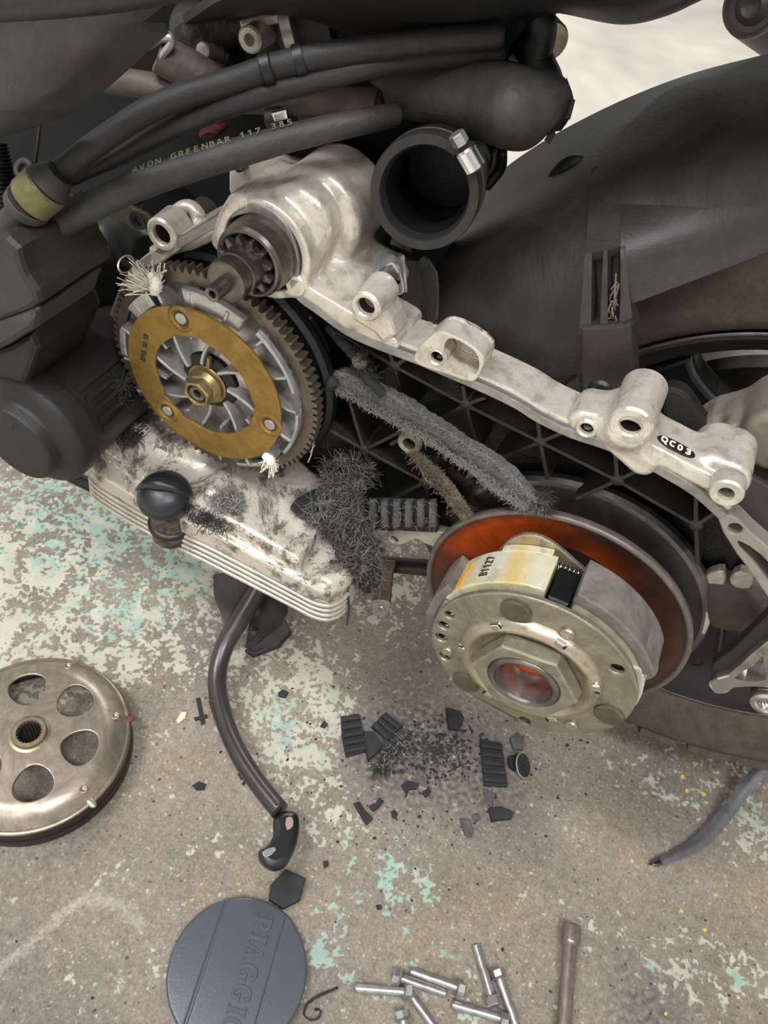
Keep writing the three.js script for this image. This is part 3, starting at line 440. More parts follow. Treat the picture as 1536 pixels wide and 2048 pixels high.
  const hex = circ(0, 0, .0084, 6, .35); lpart('nut', extr(hex, .0085, .0008, [circ(0, 0, .0056, 28)]).translate(0, 0, -.0215), M.zincY, t, 'gold hexagon nut');
  lpart('crank_end', hardLathe([[0, -.0185], [.0022, -.0185], [.0024, -.0145], [.0044, -.0143], [.0052, -.0152], [.0054, -.02]], 32), M.steel, t);
  lpart('indicator_tab', extr([V2(-.0012, .012), V2(.0012, .012), V2(.0009, .019), V2(-.0009, .019)], .003, .0004).rotateZ(-.1).translate(0, 0, -.0255), M.zincY, t);
  // black back sheave with bright studs
  lpart('belt_sheave', hardLathe([[.02, -.043], [.05, -.042], [.0636, -.0400], [.0662, -.0422], [.0668, -.0455], [.0655, -.048], [.02, -.06]], 84), M.black, t, 'black belt sheave');
  lpart('rear_cup', hardLathe([[.05, -.052], [.0575, -.053], [.060, -.057], [.0605, -.066], [.02, -.068]], 64), M.black, t, 'black roller cup');
  for (let i = 0; i < 14; i++) { const an = rad(-40 + i * 17), r = .0592; lpart('stud', latheZ([[0, .0035], [.0012, .0032], [.0017, .002], [.0018, -.002]], 14).translate(r * Math.cos(an), r * Math.sin(an), -.0535), M.chrome, t); }
}
// ---------- starter pinion ----------
{
  const t = thing('starter_pinion', 'grease dark starter pinion with shaft poking out above the ring gear', 'starter gear', V3(PIN.x, PIN.y, 0));
  lpart('shaft', hardLathe([[0, -.0005], [.0016, -.0005], [.0018, .0052], [.0034, .0056], [.0038, .0045], [.0038, -.003], [.004, -.006]], 32).translate(-.0004, -.001, .0005), M.steel, t);
  lpart('collar', hardLathe([[.003, -.0035], [.0075, -.0035], [.0094, -.0042], [.0098, -.0056], [.0098, -.0098], [.0092, -.0102], [.0092, -.0112], [.0101, -.0116], [.0103, -.0195], [.009, -.02]], 56), M.pinion, t);
  const nT = 12, o = []; for (let i = 0; i < nT; i++) { const a = i / nT * 2 * PI, s = 2 * PI / nT; for (const [r, k] of [[.0102, 0], [.0104, .28], [.0137, .48], [.0138, .66]]) o.push(V2(r * Math.cos(a + s * k), r * Math.sin(a + s * k))); }
  lpart('gear', extr(o, .0135, .0008).translate(0, 0, -.0325), M.pinion, t, 'toothed pinion');
  lpart('clutch_cup', hardLathe([[.0135, -.0225], [.0146, -.0215], [.0158, -.0218], [.0168, -.0235], [.0168, -.0275], [.0172, -.029], [.0176, -.031], [.0176, -.036], [.0168, -.0375], [.0168, -.052], [.001, -.053]], 64), M.pinion, t, 'round drive cup'); lpart('cup_floor', latheZ([[0, -.0318], [.0145, -.032]], 40), M.black, t);
}
// ---------- clutch and driven pulley ----------
{
  const t = thing('clutch_assembly', 'open centrifugal clutch on the driven pulley with orange heat tint behind the shoes', 'clutch', V3(CLU.x, CLU.y, 0));
  const OR = new THREE.Color(0xee6822), BR = new THREE.Color(0x5a4135), GR = new THREE.Color(0x77706a), TM = new THREE.Color();
  // front sheave with the heat stained dish
  const dish = []; const prof = [[.022, -.052], [.03, -.052], [.04, -.0515], [.05, -.05], [.058, -.0475], [.066, -.0445], [.0722, -.0420], [.0735, -.0405], [.0752, -.0395], [.0768, -.0402], [.0772, -.042], [.0765, -.0448], [.0755, -.0455]];
  let g = boxUV(latheZ(prof, 160));
  tint(g, (x, y, z, c) => { const r = Math.hypot(x, y), a = Math.atan2(y, x) * 180 / PI; TM.copy(BR); const n = fbm(x * 40, y * 40, 3, 3); let h = Math.max(0, 1 - Math.abs(((a - 140 + 540) % 360) - 180) / 55); h = sst(0, .7, h + n * .35); const h2 = sst(0, .8, Math.max(0, 1 - Math.abs(((a - 80 + 540) % 360) - 180) / 42) * .6) * sst(.063, .055, r); const h3 = sst(0, .8, Math.max(0, 1 - Math.abs(((a - 35 + 540) % 360) - 180) / 50) * .2) * sst(.062, .055, r); TM.lerp(OR, Math.max(h * sst(.0745, .07, r), h2, h3 * .8) * .95); if (r > .0742) TM.copy(GR); c[0] = TM.r; c[1] = TM.g; c[2] = TM.b; });
  lpart('front_sheave', g, M.drum, t, 'brown sheave face tinted orange by heat');
  lpart('rear_sheave', hardLathe([[.03, -.0475], [.06, -.0535], [.0790, -.0600], [.0815, -.0612], [.0828, -.064], [.0828, -.0665], [.081, -.069], [.03, -.072]], 120), M.steelD, t, 'dark grey cone with bright rim');
  lpart('sheave_rim', hardLathe([[.0788, -.0596], [.0812, -.0602], [.083, -.0625], [.0832, -.066]], 120), M.steel, t);
  lpart('core', hardLathe([[.0165, -.03], [.026, -.032], [.028, -.052], [.02, -.0525]], 40), M.steelD, t);
  // drive plate with lobes behind the shoes
  const lob = []; for (let i = 0; i < 120; i++) { const a = i / 120 * 2 * PI; let r = .0495; for (const c of [116, -4, -124]) { let d = Math.abs(a * 180 / PI - c); d = Math.min(d, 360 - d); r += .0165 * Math.exp(-((d / 21) ** 2)); } lob.push(V2(r * Math.cos(a), r * Math.sin(a))); }
  lpart('drive_plate', extr(lob, .003, .0008, [circ(0, 0, .02, 32)]).translate(0, 0, -.0375), M.plateL, t, 'pale lobed back plate');
  // three shoes: painted weight and worn lining
  const arc = (a0, a1, r0, r1, z0, z1, b = .0008, n = 24) => { const p = []; for (let i = 0; i <= n; i++) { const a = rad(a0 + (a1 - a0) * i / n); p.push(V2(r1 * Math.cos(a), r1 * Math.sin(a))); } for (let i = n; i >= 0; i--) { const a = rad(a0 + (a1 - a0) * i / n); p.push(V2(r0 * Math.cos(a), r0 * Math.sin(a))); } return extr(p, z1 - z0, b).translate(0, 0, z0); };
  const WH = new THREE.Color(0xd8d6c6), YL = new THREE.Color(0xd9a414), CR = new THREE.Color(0xd9d29a);
  for (const [w0, w1, l0, l1, w] of [[101, 160, 156, 214, 1], [-22, 30, 29, 87, 0], [216, 272, 270, 328, 0]]) {
    let wg = boxUV(merge([arc(w0, w1 + 4, .044, .0585, -.031, -.0065), arc(w0 + 3, w0 + 30, .05, .0592, -.0345, -.029, .0008)]));
    tint(wg, (x, y, z, c) => { const a = (Math.atan2(y, x) * 180 / PI + 360) % 360; TM.copy(WH); if (w) { TM.lerp(CR, sst(-.2, .3, ns(x * 90, y * 90, z * 90)) * .8); const f = Math.exp(-(((a - 152) / 4) ** 2)) * sst(-.035, -.012, z) + Math.exp(-(((a - 118) / 6) ** 2)) * .35; TM.lerp(YL, Math.min(1, f * (1 + ns(x * 200, y * 200, z * 120)))); } c[0] = TM.r; c[1] = TM.g; c[2] = TM.b; });
    const sh = lpart('shoe', wg, M.shoe, t, w ? 'white painted clutch shoe with yellow marks and stamped number' : undefined);
    const lin = lpart('lining', arc(l0, l1, .0575, w ? .0632 : .0645, -.032, -.0068, .001), M.lining, sh, 'worn grey brown friction lining'); lpart('shoe_web', arc(l0 + 2, l1 - 2, .043, .0578, -.03, -.008), M.white, sh);
    if (w) { lpart('paint_mark', merge([arc(150.5, 154.5, .0583, .0588, -.019, -.0085, .0002, 6), arc(149, 152, .0583, .05875, -.026, -.0185, .0002, 6)]), M.yellow, sh, 'yellow paint mark'); const an = rad(134), N = V3(Math.cos(an), Math.sin(an), 0), T = V3(0, 0, -1), gs = []; 'B1127'.split('').forEach((ch, i) => { const s = .0066, x0 = -.0225 + 0; gs.push(glyph(ch, .0052, .0003).scale(.72, 1, 1).applyMatrix4(frameM(V3(N.x * .0584, N.y * .0584, -.0115 - i * .0031), T, N))); }); lpart('stamped_number', merge(gs), M.ink, sh); }
    const sp = rad(w0 - 5); lpart('rubber_stop', arc(w0 - 13, w0 - 2, .046, .0555, -.028, -.0045, .002), M.black, sh); lpart('spring', pxSpring(sp), M.chrome, sh);
  }
  function pxSpring(a) { const c = V3(Math.cos(a) * .052, Math.sin(a) * .052, -.03), T = V3(-Math.sin(a), Math.cos(a), 0), N = V3(Math.cos(a), Math.sin(a), 0), p = []; for (let i = 0; i <= 60; i++) { const u = i / 60, w = u * 2 * PI * 6; p.push(c.clone().addScaledVector(T, (u - .5) * .014).addScaledVector(N, Math.cos(w) * .0022).add(V3(0, 0, Math.sin(w) * .0022))); } return tube(p, .00055, 120, 6); }
  // front plate
  const hole = (px, py, r) => { const p = E(px, py, 0); return circ(p.x - CLU.x, p.y - CLU.y, r, 20); };
  const holes = [hole(898, 1231, .0028), hole(887, 1252, .0032), hole(882, 1276, .0034), hole(889, 1314, .0034), hole(1234, 1339, .0036), hole(1049, 1442, .0034)];
  const rim = []; for (let i = 0; i < 140; i++) { const a = i / 140 * 2 * PI; rim.push(V2(.057 * Math.cos(a), .057 * Math.sin(a))); }
  const pl = lpart('clutch_plate', extr(rim, .0034, .0009, [circ(0, 0, .018, 40), ...holes]).translate(0, 0, -.0034), M.plate, t, 'pressed olive grey steel front plate');
  lpart('plate_backing', ring(.03, .0545, -.0052, -.0038), M.steelD, pl);
  lpart('raised_boss', hardLathe([[.0398, -.0004], [.0392, .002], [.0372, .0046], [.035, .0055], [.033, .005], [.0305, .0022], [.0275, .0006], [.018, .0004]], 96, 'z', 60), M.plateL, pl, 'raised pale ring');
  for (const a of [133, 80, 26, -172, -110, -50]) { const g2 = extr([V2(-.0022, -.0026), V2(.0022, -.0026), V2(.0022, .0026), V2(-.0022, .0026)], .0028, .0007).rotateZ(rad(a)).translate(.0372 * Math.cos(rad(a)), .0372 * Math.sin(rad(a)), .0026); lpart('tab', g2, M.chrome, pl); lpart('tab_slot', extr([V2(-.0012, -.0034), V2(.0014, -.0034), V2(.0014, -.0026), V2(-.0012, -.0026)], .0008, .0001).rotateZ(rad(a)).translate(.0378 * Math.cos(rad(a)), .0378 * Math.sin(rad(a)), .0048), M.black, pl); }
  const rivet = (px, py, r, h, m, n) => { const p = E(px, py, .0005); lpart(n, hardLathe([[0, h], [r * .86, h], [r, h * .6], [r * 1.02, -.001]], 32).translate(p.x - CLU.x, p.y - CLU.y, 0), m, pl); };
  rivet(1032, 1222, .0082, .0022, M.pivot, 'pivot_pin'); rivet(1218, 1429, .0082, .002, M.pivot, 'pivot_pin'); rivet(932, 1364, .0084, .002, M.pivot, 'pivot_pin');
  rivet(1136, 1267, .0038, .002, M.plateL, 'rivet'); rivet(1143, 1450, .0036, .002, M.plateL, 'rivet'); rivet(896, 1302, .003, .0018, M.plateL, 'rivet'); for (const [px, py] of [[893, 1256], [890, 1281], [899, 1319], [903, 1234]]) { const p = E(px, py, -.003); lpart('stud_end', latheZ([[0, .0012], [.0018, .0009], [.0024, -.0004], [.0024, -.004]], 18).translate(p.x - CLU.x, p.y - CLU.y, -.004), M.zinc, pl); }
  // nut and bore
  lpart('nut', extr(circ(0, 0, .0295, 6, rad(10)), .0105, .0014, [circ(0, 0, .0198, 48)], 3).translate(0, 0, .0004), M.plate, t, 'large six sided nut');
  lpart('bore_ring', hardLathe([[.0158, .0098], [.0163, .0112], [.0180, .0118], [.0193, .0108], [.0199, .0095], [.0199, -.002]], 64, 'z', 50), M.steel, t, 'bright steel ring'); lpart('bore_wall', latheZ([[.0126, -.0072], [.0142, -.005], [.0154, .001], [.0158, .0098]], 56), M.alu, t);
  lpart('seal_ring', hardLathe([[.0085, -.012], [.0088, -.008], [.0125, -.0068], [.013, -.0055]], 40), M.orange, t, 'orange ring inside the bore'); lpart('shaft_end', hardLathe([[0, -.009], [.003, -.009], [.0032, -.0065], [.0056, -.0068], [.006, -.012], [.009, -.0125]], 28), M.steelD, t);
}
// ---------- rear wheel ----------
{
  const t = thing('wheel_assembly', 'rear wheel with dusty tyre and dark spoked rim under the mudguard', 'wheel', V3(WHL.x, WHL.y, -.185));
  const Rt = .2275, Rr = .153, zs = .055;   // local z, +zs is the near side
  lpart('tyre', hardLathe([[Rr - .002, zs - .008], [Rr + .004, zs + .001], [Rr + .012, zs + .006], [Rr + .04, zs + .010], [Rt - .022, zs + .004], [Rt - .012, zs - .002], [Rt - .003, zs * .55], [Rt, 0], [Rt - .003, -zs * .55], [Rt - .012, -zs + .002], [Rr + .04, -zs - .01], [Rr - .002, -zs + .008]], 160, 'z', 70), M.tyre, t, 'dusty brown black tyre');
  const tb = boxUV(extr([V2(-.0150, -.008), V2(.0130, -.008), V2(.0150, .008), V2(-.0130, .008)], .007, .0012)), n = 36;
  for (let i = 0; i < n; i++) for (const s of [1, -1]) { const b = mesh('tread_block', tb, M.tyre), a = i / n * 2 * PI + (s > 0 ? 0 : .06); const q = new THREE.Quaternion().setFromAxisAngle(V3(0, 0, 1), a - PI / 2).multiply(new THREE.Quaternion().setFromAxisAngle(V3(1, 0, 0), -PI / 2 + s * .75)); b.quaternion.copy(q); b.position.set(Math.cos(a) * (Rt - .0125), Math.sin(a) * (Rt - .0125), s * (zs - .005)); t.add(b); }
  const rm = lpart('rim', hardLathe([[Rr, zs - .007], [Rr + .001, zs], [Rr - .002, zs + .001], [Rr - .004, zs - .004], [Rr - .012, zs - .008], [Rr - .02, zs - .02], [Rr - .024, 0], [Rr - .02, -zs + .02], [Rr, -zs]], 120, 'z', 40), M.rimBlack, t, 'black rim with a thin bright lip'); lpart('rim_lip', hardLathe([[Rr - .0008, zs + .0004], [Rr + .0004, zs + .0014], [Rr + .0016, zs + .0004]], 120, 'z', 90), M.steel, rm);
  const sp = (() => { const c = []; for (let i = 0; i <= 14; i++) { const u = i / 14, r = .06 + u * .074, a = Math.sin(u * PI * .5) * .42; c.push(V2(r * Math.cos(a), r * Math.sin(a))); } const o0 = [], o1 = []; c.forEach((p, i) => { const w = .016 - Math.sin(i / 14 * PI) * .006, q = c[Math.min(14, i + 1)], k = c[Math.max(0, i - 1)], n2 = V2(-(q.y - k.y), q.x - k.x).normalize(); o0.push(V2(p.x + n2.x * w, p.y + n2.y * w)); o1.push(V2(p.x - n2.x * w, p.y - n2.y * w)); }); return boxUV(extr([...o0, ...o1.reverse()], .022, .004, [], 3).translate(0, 0, .018)); })();
  for (let i = 0; i < 5; i++) { const s = mesh('spoke', sp, M.glossBlack); s.rotation.z = rad(38 + i * 72); t.add(s); }
  lpart('hub', hardLathe([[.02, .052], [.058, .05], [.066, .044], [.07, .03], [.07, -.03], [.02, -.05]], 72), M.glossBlack, t); lpart('drum', hardLathe([[.02, -.012], [.094, -.012], [.1, -.016], [.1, -.04], [.02, -.042]], 96), M.steel, t, 'bare silver grey drum');
}
{ const t = thing('silencer', 'black silencer box glimpsed behind the spokes of the rear wheel', 'silencer', V3(.11, .3, -.36)); lpart('body', rod(V3(-.16, -.03, 0), V3(.24, .05, 0), .085, 40), M.tail, t); lpart('heat_shield', rod(V3(-.12, .03, -.0), V3(.2, .1, -.0), .075, 36), M.tail, t); }
// cast bearing housing in front of the wheel hub
{
  const o = [[1368, 890], [1392, 862], [1420, 846], [1470, 834], [1545, 828], [1640, 836], [1640, 960], [1540, 905], [1500, 884], [1470, 880], [1440, 892], [1424, 905]], P = cvt(o, -.085), c = E(1560, 868, -.08), k = E(1470, 862, -.082);
  const f = (x, y, z) => { let d = ext(polyD(x, y, P), z + .1, .013, .006); d = smin(d, cylZ(x, y, z, c, .017, -.11, -.072, .004), .006); d = smin(d, cylZ(x, y, z, k, .006, -.1, -.078, .002), .003); return d; };
  const t = thing('bearing_housing', 'dusty beige cast bearing housing below the rim of the rear wheel', 'housing', V3(c.x, P[0].y - .03, -.1));
  part('body', nets(f, [.02, .37, -.125], [.155, .45, -.068], .0013), mat(0x8f877c, .6, .25, { map: castMap }), t); part('bolt', latheZ([[0, .003], [.004, .0025], [.005, 0], [.005, -.004]], 20).translate(k.x, k.y, -.079), M.zinc, t);
  part('dark_guard', slab([[1330, 780], [1365, 785], [1400, 830], [1440, 900], [1410, 905], [1370, 880], [1330, 845]], -.088, .01, { b: .002, smooth: 3 }), M.plasticD, t, 'dark plastic guard');
}
{ const t = solo('rear_guard_plate', slab([[1470, 948], [1500, 955], [1545, 978], [1600, 1000], [1610, 1130], [1560, 1110], [1536, 1085], [1500, 1050], [1478, 1020], [1456, 1000]], -.045, .004, { b: .001, smooth: 3 }), M.plastic, 'dark grey plate behind the bright steel collar', 'plate'); }
{ const t = solo('rear_dark_block', slab([[1496, 900], [1530, 905], [1620, 940], [1620, 1010], [1540, 980], [1492, 955]], -.075, .014, { b: .003, smooth: 2 }), M.tail, 'black block between the bearing housing and the engine case', 'block'); }
// rear bracket with eyelets, rubber strap above it
{
  const c = E(1440, 1372, -.03), c2 = E(1535, 1412, -.03), t = thing('rear_bracket', 'cast silver bracket with rusty eyelet and triangular rib beside the drum', 'bracket', V3(c.x, c.y, -.035));
  const o = smoothClosed(cvt([[1420, 1372], [1432, 1357], [1455, 1350], [1500, 1310], [1560, 1262], [1610, 1225], [1610, 1370], [1500, 1375], [1468, 1377], [1452, 1388], [1430, 1388]], -.03), 2), win = smoothClosed(cvt([[1462, 1356], [1500, 1330], [1528, 1306], [1534, 1340], [1536, 1362], [1490, 1366]], -.03), 2), win2 = smoothClosed(cvt([[1542, 1300], [1600, 1254], [1600, 1362], [1548, 1363]], -.03), 2);
  part('arm', extr(o, .01, .0012, [circ(c.x, c.y, .0042, 24), win, win2]).translate(0, 0, -.04), M.alu, t); part('panel', extr(o.map(p => p.clone()), .003, .0006, [circ(c.x, c.y, .0042, 24)]).translate(0, 0, -.0405), M.alu, t); part('eyelet_bush', latheZ([[0, -.006], [.003, -.006], [.0042, -.001]], 20).translate(c.x, c.y, -.03), M.crust, t, 'rusty eyelet');
  part('lower_eyelet', hardLathe([[0, -.004], [.0048, -.004], [.005, -.001], [.0062, 0], [.0085, -.0006], [.009, -.002], [.009, -.01]], 36).translate(c2.x, c2.y, -.03), M.alu, t); part('lower_arm', slab([[1515, 1380], [1620, 1375], [1620, 1435], [1525, 1415]], -.033, .008, { b: .001 }), M.alu, t);
  solo('rubber_strap', slab([[1420, 1366], [1424, 1330], [1470, 1295], [1540, 1225], [1600, 1170], [1600, 1230], [1540, 1275], [1460, 1345]], -.034, .008, { b: .0015 }), M.plasticD, 'dark rubber strap lying along the cast silver bracket', 'strap');
}
// ---------- mudguard ----------
{
  const rows = [
    [[880, 470, -.185], [985, 357, -.19], [1080, 287, -.19], [1180, 231, -.19], [1290, 181, -.19], [1400, 142, -.19], [1600, 92, -.19]],
    [[860, 520, -.15], [975, 422, -.155], [1080, 352, -.155], [1190, 292, -.155], [1310, 240, -.155], [1420, 200, -.155], [1600, 158, -.155]],
    [[845, 575, -.115], [955, 505, -.118], [1075, 440, -.12], [1200, 380, -.12], [1330, 330, -.122], [1440, 296, -.122], [1600, 255, -.122]],
    [[850, 620, -.096], [960, 605, -.096], [1085, 570, -.096], [1195, 510, -.1], [1330, 455, -.104], [1440, 415, -.106], [1600, 365, -.106]],
    [[868, 645, -.092], [958, 722, -.09], [1075, 753, -.09], [1180, 735, -.09], [1262, 608, -.1], [1400, 556, -.102], [1600, 480, -.102]],
  ].map(r => r.map(p => E(...p)));
  const t = thing('rear_mudguard', 'large matt black plastic mudguard arching over the rear wheel', 'mudguard', E(1100, 600, -.12));
  part('shell', patch(rows, 96, 56, .0028), M.plastic, t);
  const c = E(1200, 782, -.075), zt = -.1012, zm = -.088, pp = (rows, th, n, m, par, lab) => part(n, patch(rows.map(r => r.map(p => E(...p))), 10, 24, th), m, par, lab);
  const leg = part('leg', slab([[1160, 655], [1246, 650], [1262, 640], [1270, 770], [1258, 800], [1245, 812], [1118, 808], [1130, 790], [1158, 745]], -.075, .012, { b: .0016, holes: [circ(c.x, c.y, .0048, 24)] }), M.plastic, t, 'bracket leg with two deep slots');
  const za = -.0865;
  const L0 = [1250, 318, -.136], L1 = [1246, 405, -.1125], L2 = [1241, 493, za - .0024];
  pp([[[1183, 335, -.136], [1215, 326, -.136], L0], [[1177, 415, -.1115], [1210, 410, -.112], L1], [[1171, 509, za], [1205, 501, za - .001], L2]], .005, 'side_panel', M.plastic, t);
  pp([[L0, [1400, 300, -.136], [1600, 245, -.136]], [L1, [1400, 385, -.1125], [1600, 335, -.1135]], [L2, [1400, 455, -.1012], [1600, 400, -.1035]], [[1242, 560, -.084], [1400, 515, -.0985], [1600, 450, -.1015]], [[1242, 616, -.0815], [1400, 556, -.0958], [1600, 480, -.099]]], .005, 'side_panel', M.plastic, t);
  pp([[[1170, 508, za], [1184, 505, za - .0006]], [[1164, 590, -.081], [1183, 586, -.081]], [[1158, 668, -.0765], [1182, 664, -.0765]]], .010, 'rail', M.plastic, leg); pp([[[1207, 501, za - .001], [1215, 499, za - .001]], [[1203, 585, -.0815], [1215, 583, -.0815]], [[1199, 662, -.0765], [1216, 662, -.0765]]], .010, 'rail', M.plastic, leg); pp([[[1241, 493, za - .0022], [1250, 490, za - .0024]], [[1241, 580, -.082], [1258, 578, -.0825]], [[1238, 660, -.0765], [1266, 650, -.0765]]], .010, 'rail', M.plastic, leg);
  pp([[[1172, 510, za - .007], [1246, 494, za - .009]], [[1166, 590, -.089], [1250, 580, -.0895]], [[1160, 672, -.084], [1256, 664, -.084]]], .003, 'slot_floor', M.plasticD, leg); part('foot_flap', slab([[1112, 798], [1134, 768], [1160, 752], [1162, 806], [1150, 812]], -.072, .004, { b: .001 }), M.plasticD, leg);
  part('bolt', hardLathe([[0, -.003], [.002, -.003], [.0026, .0005], [.0046, .0008], [.0062, -.0008], [.0068, -.003]], 32).translate(c.x, c.y, -.0745), M.steelD, leg); { const b = E(1268, 764, -.08); part('plug', latheZ([[0, .002], [.002, .0015], [.0028, 0], [.003, -.008]], 20).translate(b.x, b.y, -.08), M.steel, leg); }
  const w = E(1130, 360, -.15); part('moulded_recess', new THREE.SphereGeometry(.011, 24, 16).scale(.8, 1.3, .35).rotateZ(-.4).translate(w.x, w.y, w.z - .001), M.plasticD, t);
  // dead grass caught in the slot
  const R = rngOf(5), gs = []; for (let i = 0; i < 16; i++) { const a = E(1222 + R() * 14, 580 + R() * 66, -.084), b = E(1219 + R() * 20, 545 + R() * 90, -.08); gs.push(tube([a, a.clone().lerp(b, .5).add(V3((R() - .5) * .004, 0, .003)), b], .00035, 8, 5)); } solo('dry_grass', merge(gs), M.fibreB, 'wisps of dry grass caught in the slotted mudguard leg', 'grass', undefined, 'stuff');
}
// ---------- body panels ----------
{
  const t = thing('side_panel', 'dark grey side body panel hanging in the upper corner', 'body panel', E(150, 150, .02));
  const z = .035, rows = [
    [[-60, -400, z + .0], [120, -400, z + .0], [300, -400, z], [440, -400, z - .005]],
    [[-60, -60, z + .01], [120, -60, z + .01], [300, -60, z + .01], [440, -70, z + .006]],
    [[-60, 22, z + .012], [110, 10, z + .012], [260, -5, z + .01], [400, -30, z + .005]],
    [[-60, 85, z + .01], [80, 80, z + .01], [200, 72, z + .008], [330, 10, z + .003]],
    [[-60, 160, z + .006], [60, 160, z + .006], [150, 135, z + .004], [290, 40, z]],
    [[-60, 214, z], [40, 216, z], [104, 192, z], [262, 52, z - .004]],
    [[-60, 226, z - .012], [50, 226, z - .012], [122, 200, z - .012], [285, 62, z - .014]],
    [[-60, 292, z - .03], [60, 258, z - .03], [160, 218, z - .03], [338, 66, z - .03]],
  ].map(r => r.map(p => E(...p)));
  part('face', patch(rows, 60, 70, .003), M.panel, t);
  part('top_trim', pxTube([[-60, 18, z + .012, .004], [110, 6, z + .013, .004], [260, -12, z + .012, .004], [400, -40, z + .007, .004]], 30, 12), M.tail, t);
}
{ // tail body: the underside of the seat tub, black
  const rows = [
    [[520, -400, -.05], [700, -400, -.05], [900, -400, -.06], [1080, -400, -.08], [1250, -400, -.1], [1420, -400, -.12]],
    [[520, -60, -.05], [700, -60, -.05], [900, -60, -.06], [1080, -80, -.08], [1250, -60, -.1], [1420, -90, -.12]],
    [[440, -20, -.06], [640, -10, -.06], [860, -10, -.07], [1040, -20, -.09], [1230, -15, -.11], [1400, -60, -.13]],
    [[380, 18, -.085], [620, 8, -.08], [730, 40, -.085], [900, 50, -.1], [1060, 0, -.12], [1250, 18, -.14], [1380, -30, -.15]],
    [[340, 46, -.15], [590, 6, -.13], [722, 66, -.12], [790, 92, -.125], [930, 98, -.13], [1005, 76, -.14], [1080, 16, -.15], [1150, 4, -.15], [1250, 28, -.16], [1330, 12, -.17], [1400, -20, -.17]],
    [[330, 30, -.2], [590, -10, -.2], [720, 50, -.2], [800, 70, -.2], [930, 75, -.2], [1005, 50, -.2], [1080, -5, -.2], [1150, -12, -.2], [1250, 8, -.2], [1330, -5, -.21], [1400, -40, -.21]],
  ].map(r => r.map(p => E(...p)));
  const t = thing('tail_body', 'black underside of the tail bodywork along the upper edge', 'body panel', E(850, 0, -.1)); part('shell', patch(rows, 120, 40, .004), M.tail, t);
  part('seat_tub', new THREE.BoxGeometry(1.15, .09, .36, 6, 2, 4).translate(-.02, .715, -.2), M.tail, t);
}
{ // seat tub wall and inner frame, the dark mass behind hoses and engine
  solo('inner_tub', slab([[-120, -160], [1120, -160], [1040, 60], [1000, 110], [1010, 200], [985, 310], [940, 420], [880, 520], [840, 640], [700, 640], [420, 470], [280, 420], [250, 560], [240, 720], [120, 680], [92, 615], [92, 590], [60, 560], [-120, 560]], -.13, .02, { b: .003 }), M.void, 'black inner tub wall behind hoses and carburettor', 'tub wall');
  solo('engine_shroud', (() => { const P = cvt([[86, 520], [130, 470], [230, 425], [290, 480], [270, 560], [236, 620], [225, 700], [228, 780], [150, 700], [110, 650]], -.07); return nets((x, y, z) => smin(ext(polyD(x, y, P), z + .1, .028, .008), capsD(x, y, z, E(190, 500, -.07), E(180, 660, -.07), .014), .012), [-.36, .25, -.13], [-.19, .44, -.055], .002); })(), M.black, 'smooth black engine shroud left of the ring gear', 'shroud');
}
// ---------- hoses ----------
function onTube(curve, t0, t1, text, size, r, lift, name, m, parent, w = 1) {
  const gs = [], n = text.length; for (let i = 0; i < n; i++) { if (text[i] === ' ') continue; const t = t0 + (t1 - t0) * i / (n - 1), p = curve.getPointAt(t), T = curve.getTangentAt(t), v = CAM.clone().sub(p).normalize(); let N = v.addScaledVector(UP, lift); N.addScaledVector(T, -N.dot(T)).normalize(); gs.push(glyph(text[i], size, .0003).scale(w, 1, 1).applyMatrix4(frameM(p.clone().addScaledVector(N, r - .0001), T, N))); }
  part(name, merge(gs), m, parent);
}
{
  const L = [[20, 520, .012, .0062], [60, 486, .01, .0063], [150, 430, .002, .0062], [300, 362, -.012, .0061], [450, 313, -.03, .006], [600, 271, -.048, .0055], [720, 244, -.064, .0052], [790, 230, -.085, .005]];
  const g = pxTube(L, 120, 24, .02), c = g.userData.curve, t = thing('printed_hose', 'thick grey brown rubber hose with faded yellow green lettering, lowest of the hoses', 'hose', E(300, 362, -.012)); part('tube', g, M.hose, t);
  onTube(c, .41, .74, 'AVON GREENBAR 117 385', .0033, .0061, .85, 'lettering', M.inkG, t, .95); onTube(c, .24, .27, '290', .0034, .0063, .95, 'lettering', M.inkG, t);
}
{
  const L = [[40, 430, .018, .0052], [110, 355, .006, .0050], [220, 270, -.008, .005], [330, 205, -.022, .005], [470, 160, -.04, .005], [560, 130, -.05, .005], [700, 103, -.064, .005], [860, 82, -.08, .005], [1000, 70, -.1, .005]];
  const t = thing('upper_hose', 'dark rubber hose with black clips, uppermost of the three long hoses', 'hose', E(330, 205, -.022)), g = pxTube(L, 110, 22, .015); part('tube', g, M.rubber, t);
  for (const [px, py, z] of [[535, 138, -.047], [600, 122, -.055]]) { const a = E(px, py, z), T = E(px + 30, py - 9, z - .003).sub(a).normalize(); part('clip', rod(a.clone().addScaledVector(T, -.0022), a.clone().addScaledVector(T, .0022), .0063, 24), M.black, t); }
  // brass coupling at the lower end
  const a = E(18, 455, .021), b = E(52, 415, .017), c = E(60, 402, .0165), d = E(96, 370, .012), e = E(120, 346, .0085); part('sleeve', rod(a, b, .0062, 28), M.hose, t); part('coupling', rod(b, c, .0095, 32), M.hose, t); part('brass_band', rod(c, d, .0098, 36), mat(0x7d784f, .5, .35, { map: wearMap }), t, 'yellow brass band'); part('coupling', rod(d, e, .0094, 32, .0062), M.hose, t);
}
{
  const L = [[100, 375, -.002, .0025], [160, 350, -.006, .003], [260, 300, -.018, .0042], [380, 240, -.03, .0046], [520, 190, -.045, .0048], [640, 158, -.058, .0048], [760, 128, -.072, .0048], [880, 112, -.09, .0048], [1000, 110, -.11, .0048]];
  const t = solo('middle_hose', pxTube(L, 110, 22, .015), M.rubber, 'brown black rubber hose running between the upper hose and the printed hose', 'hose');
}
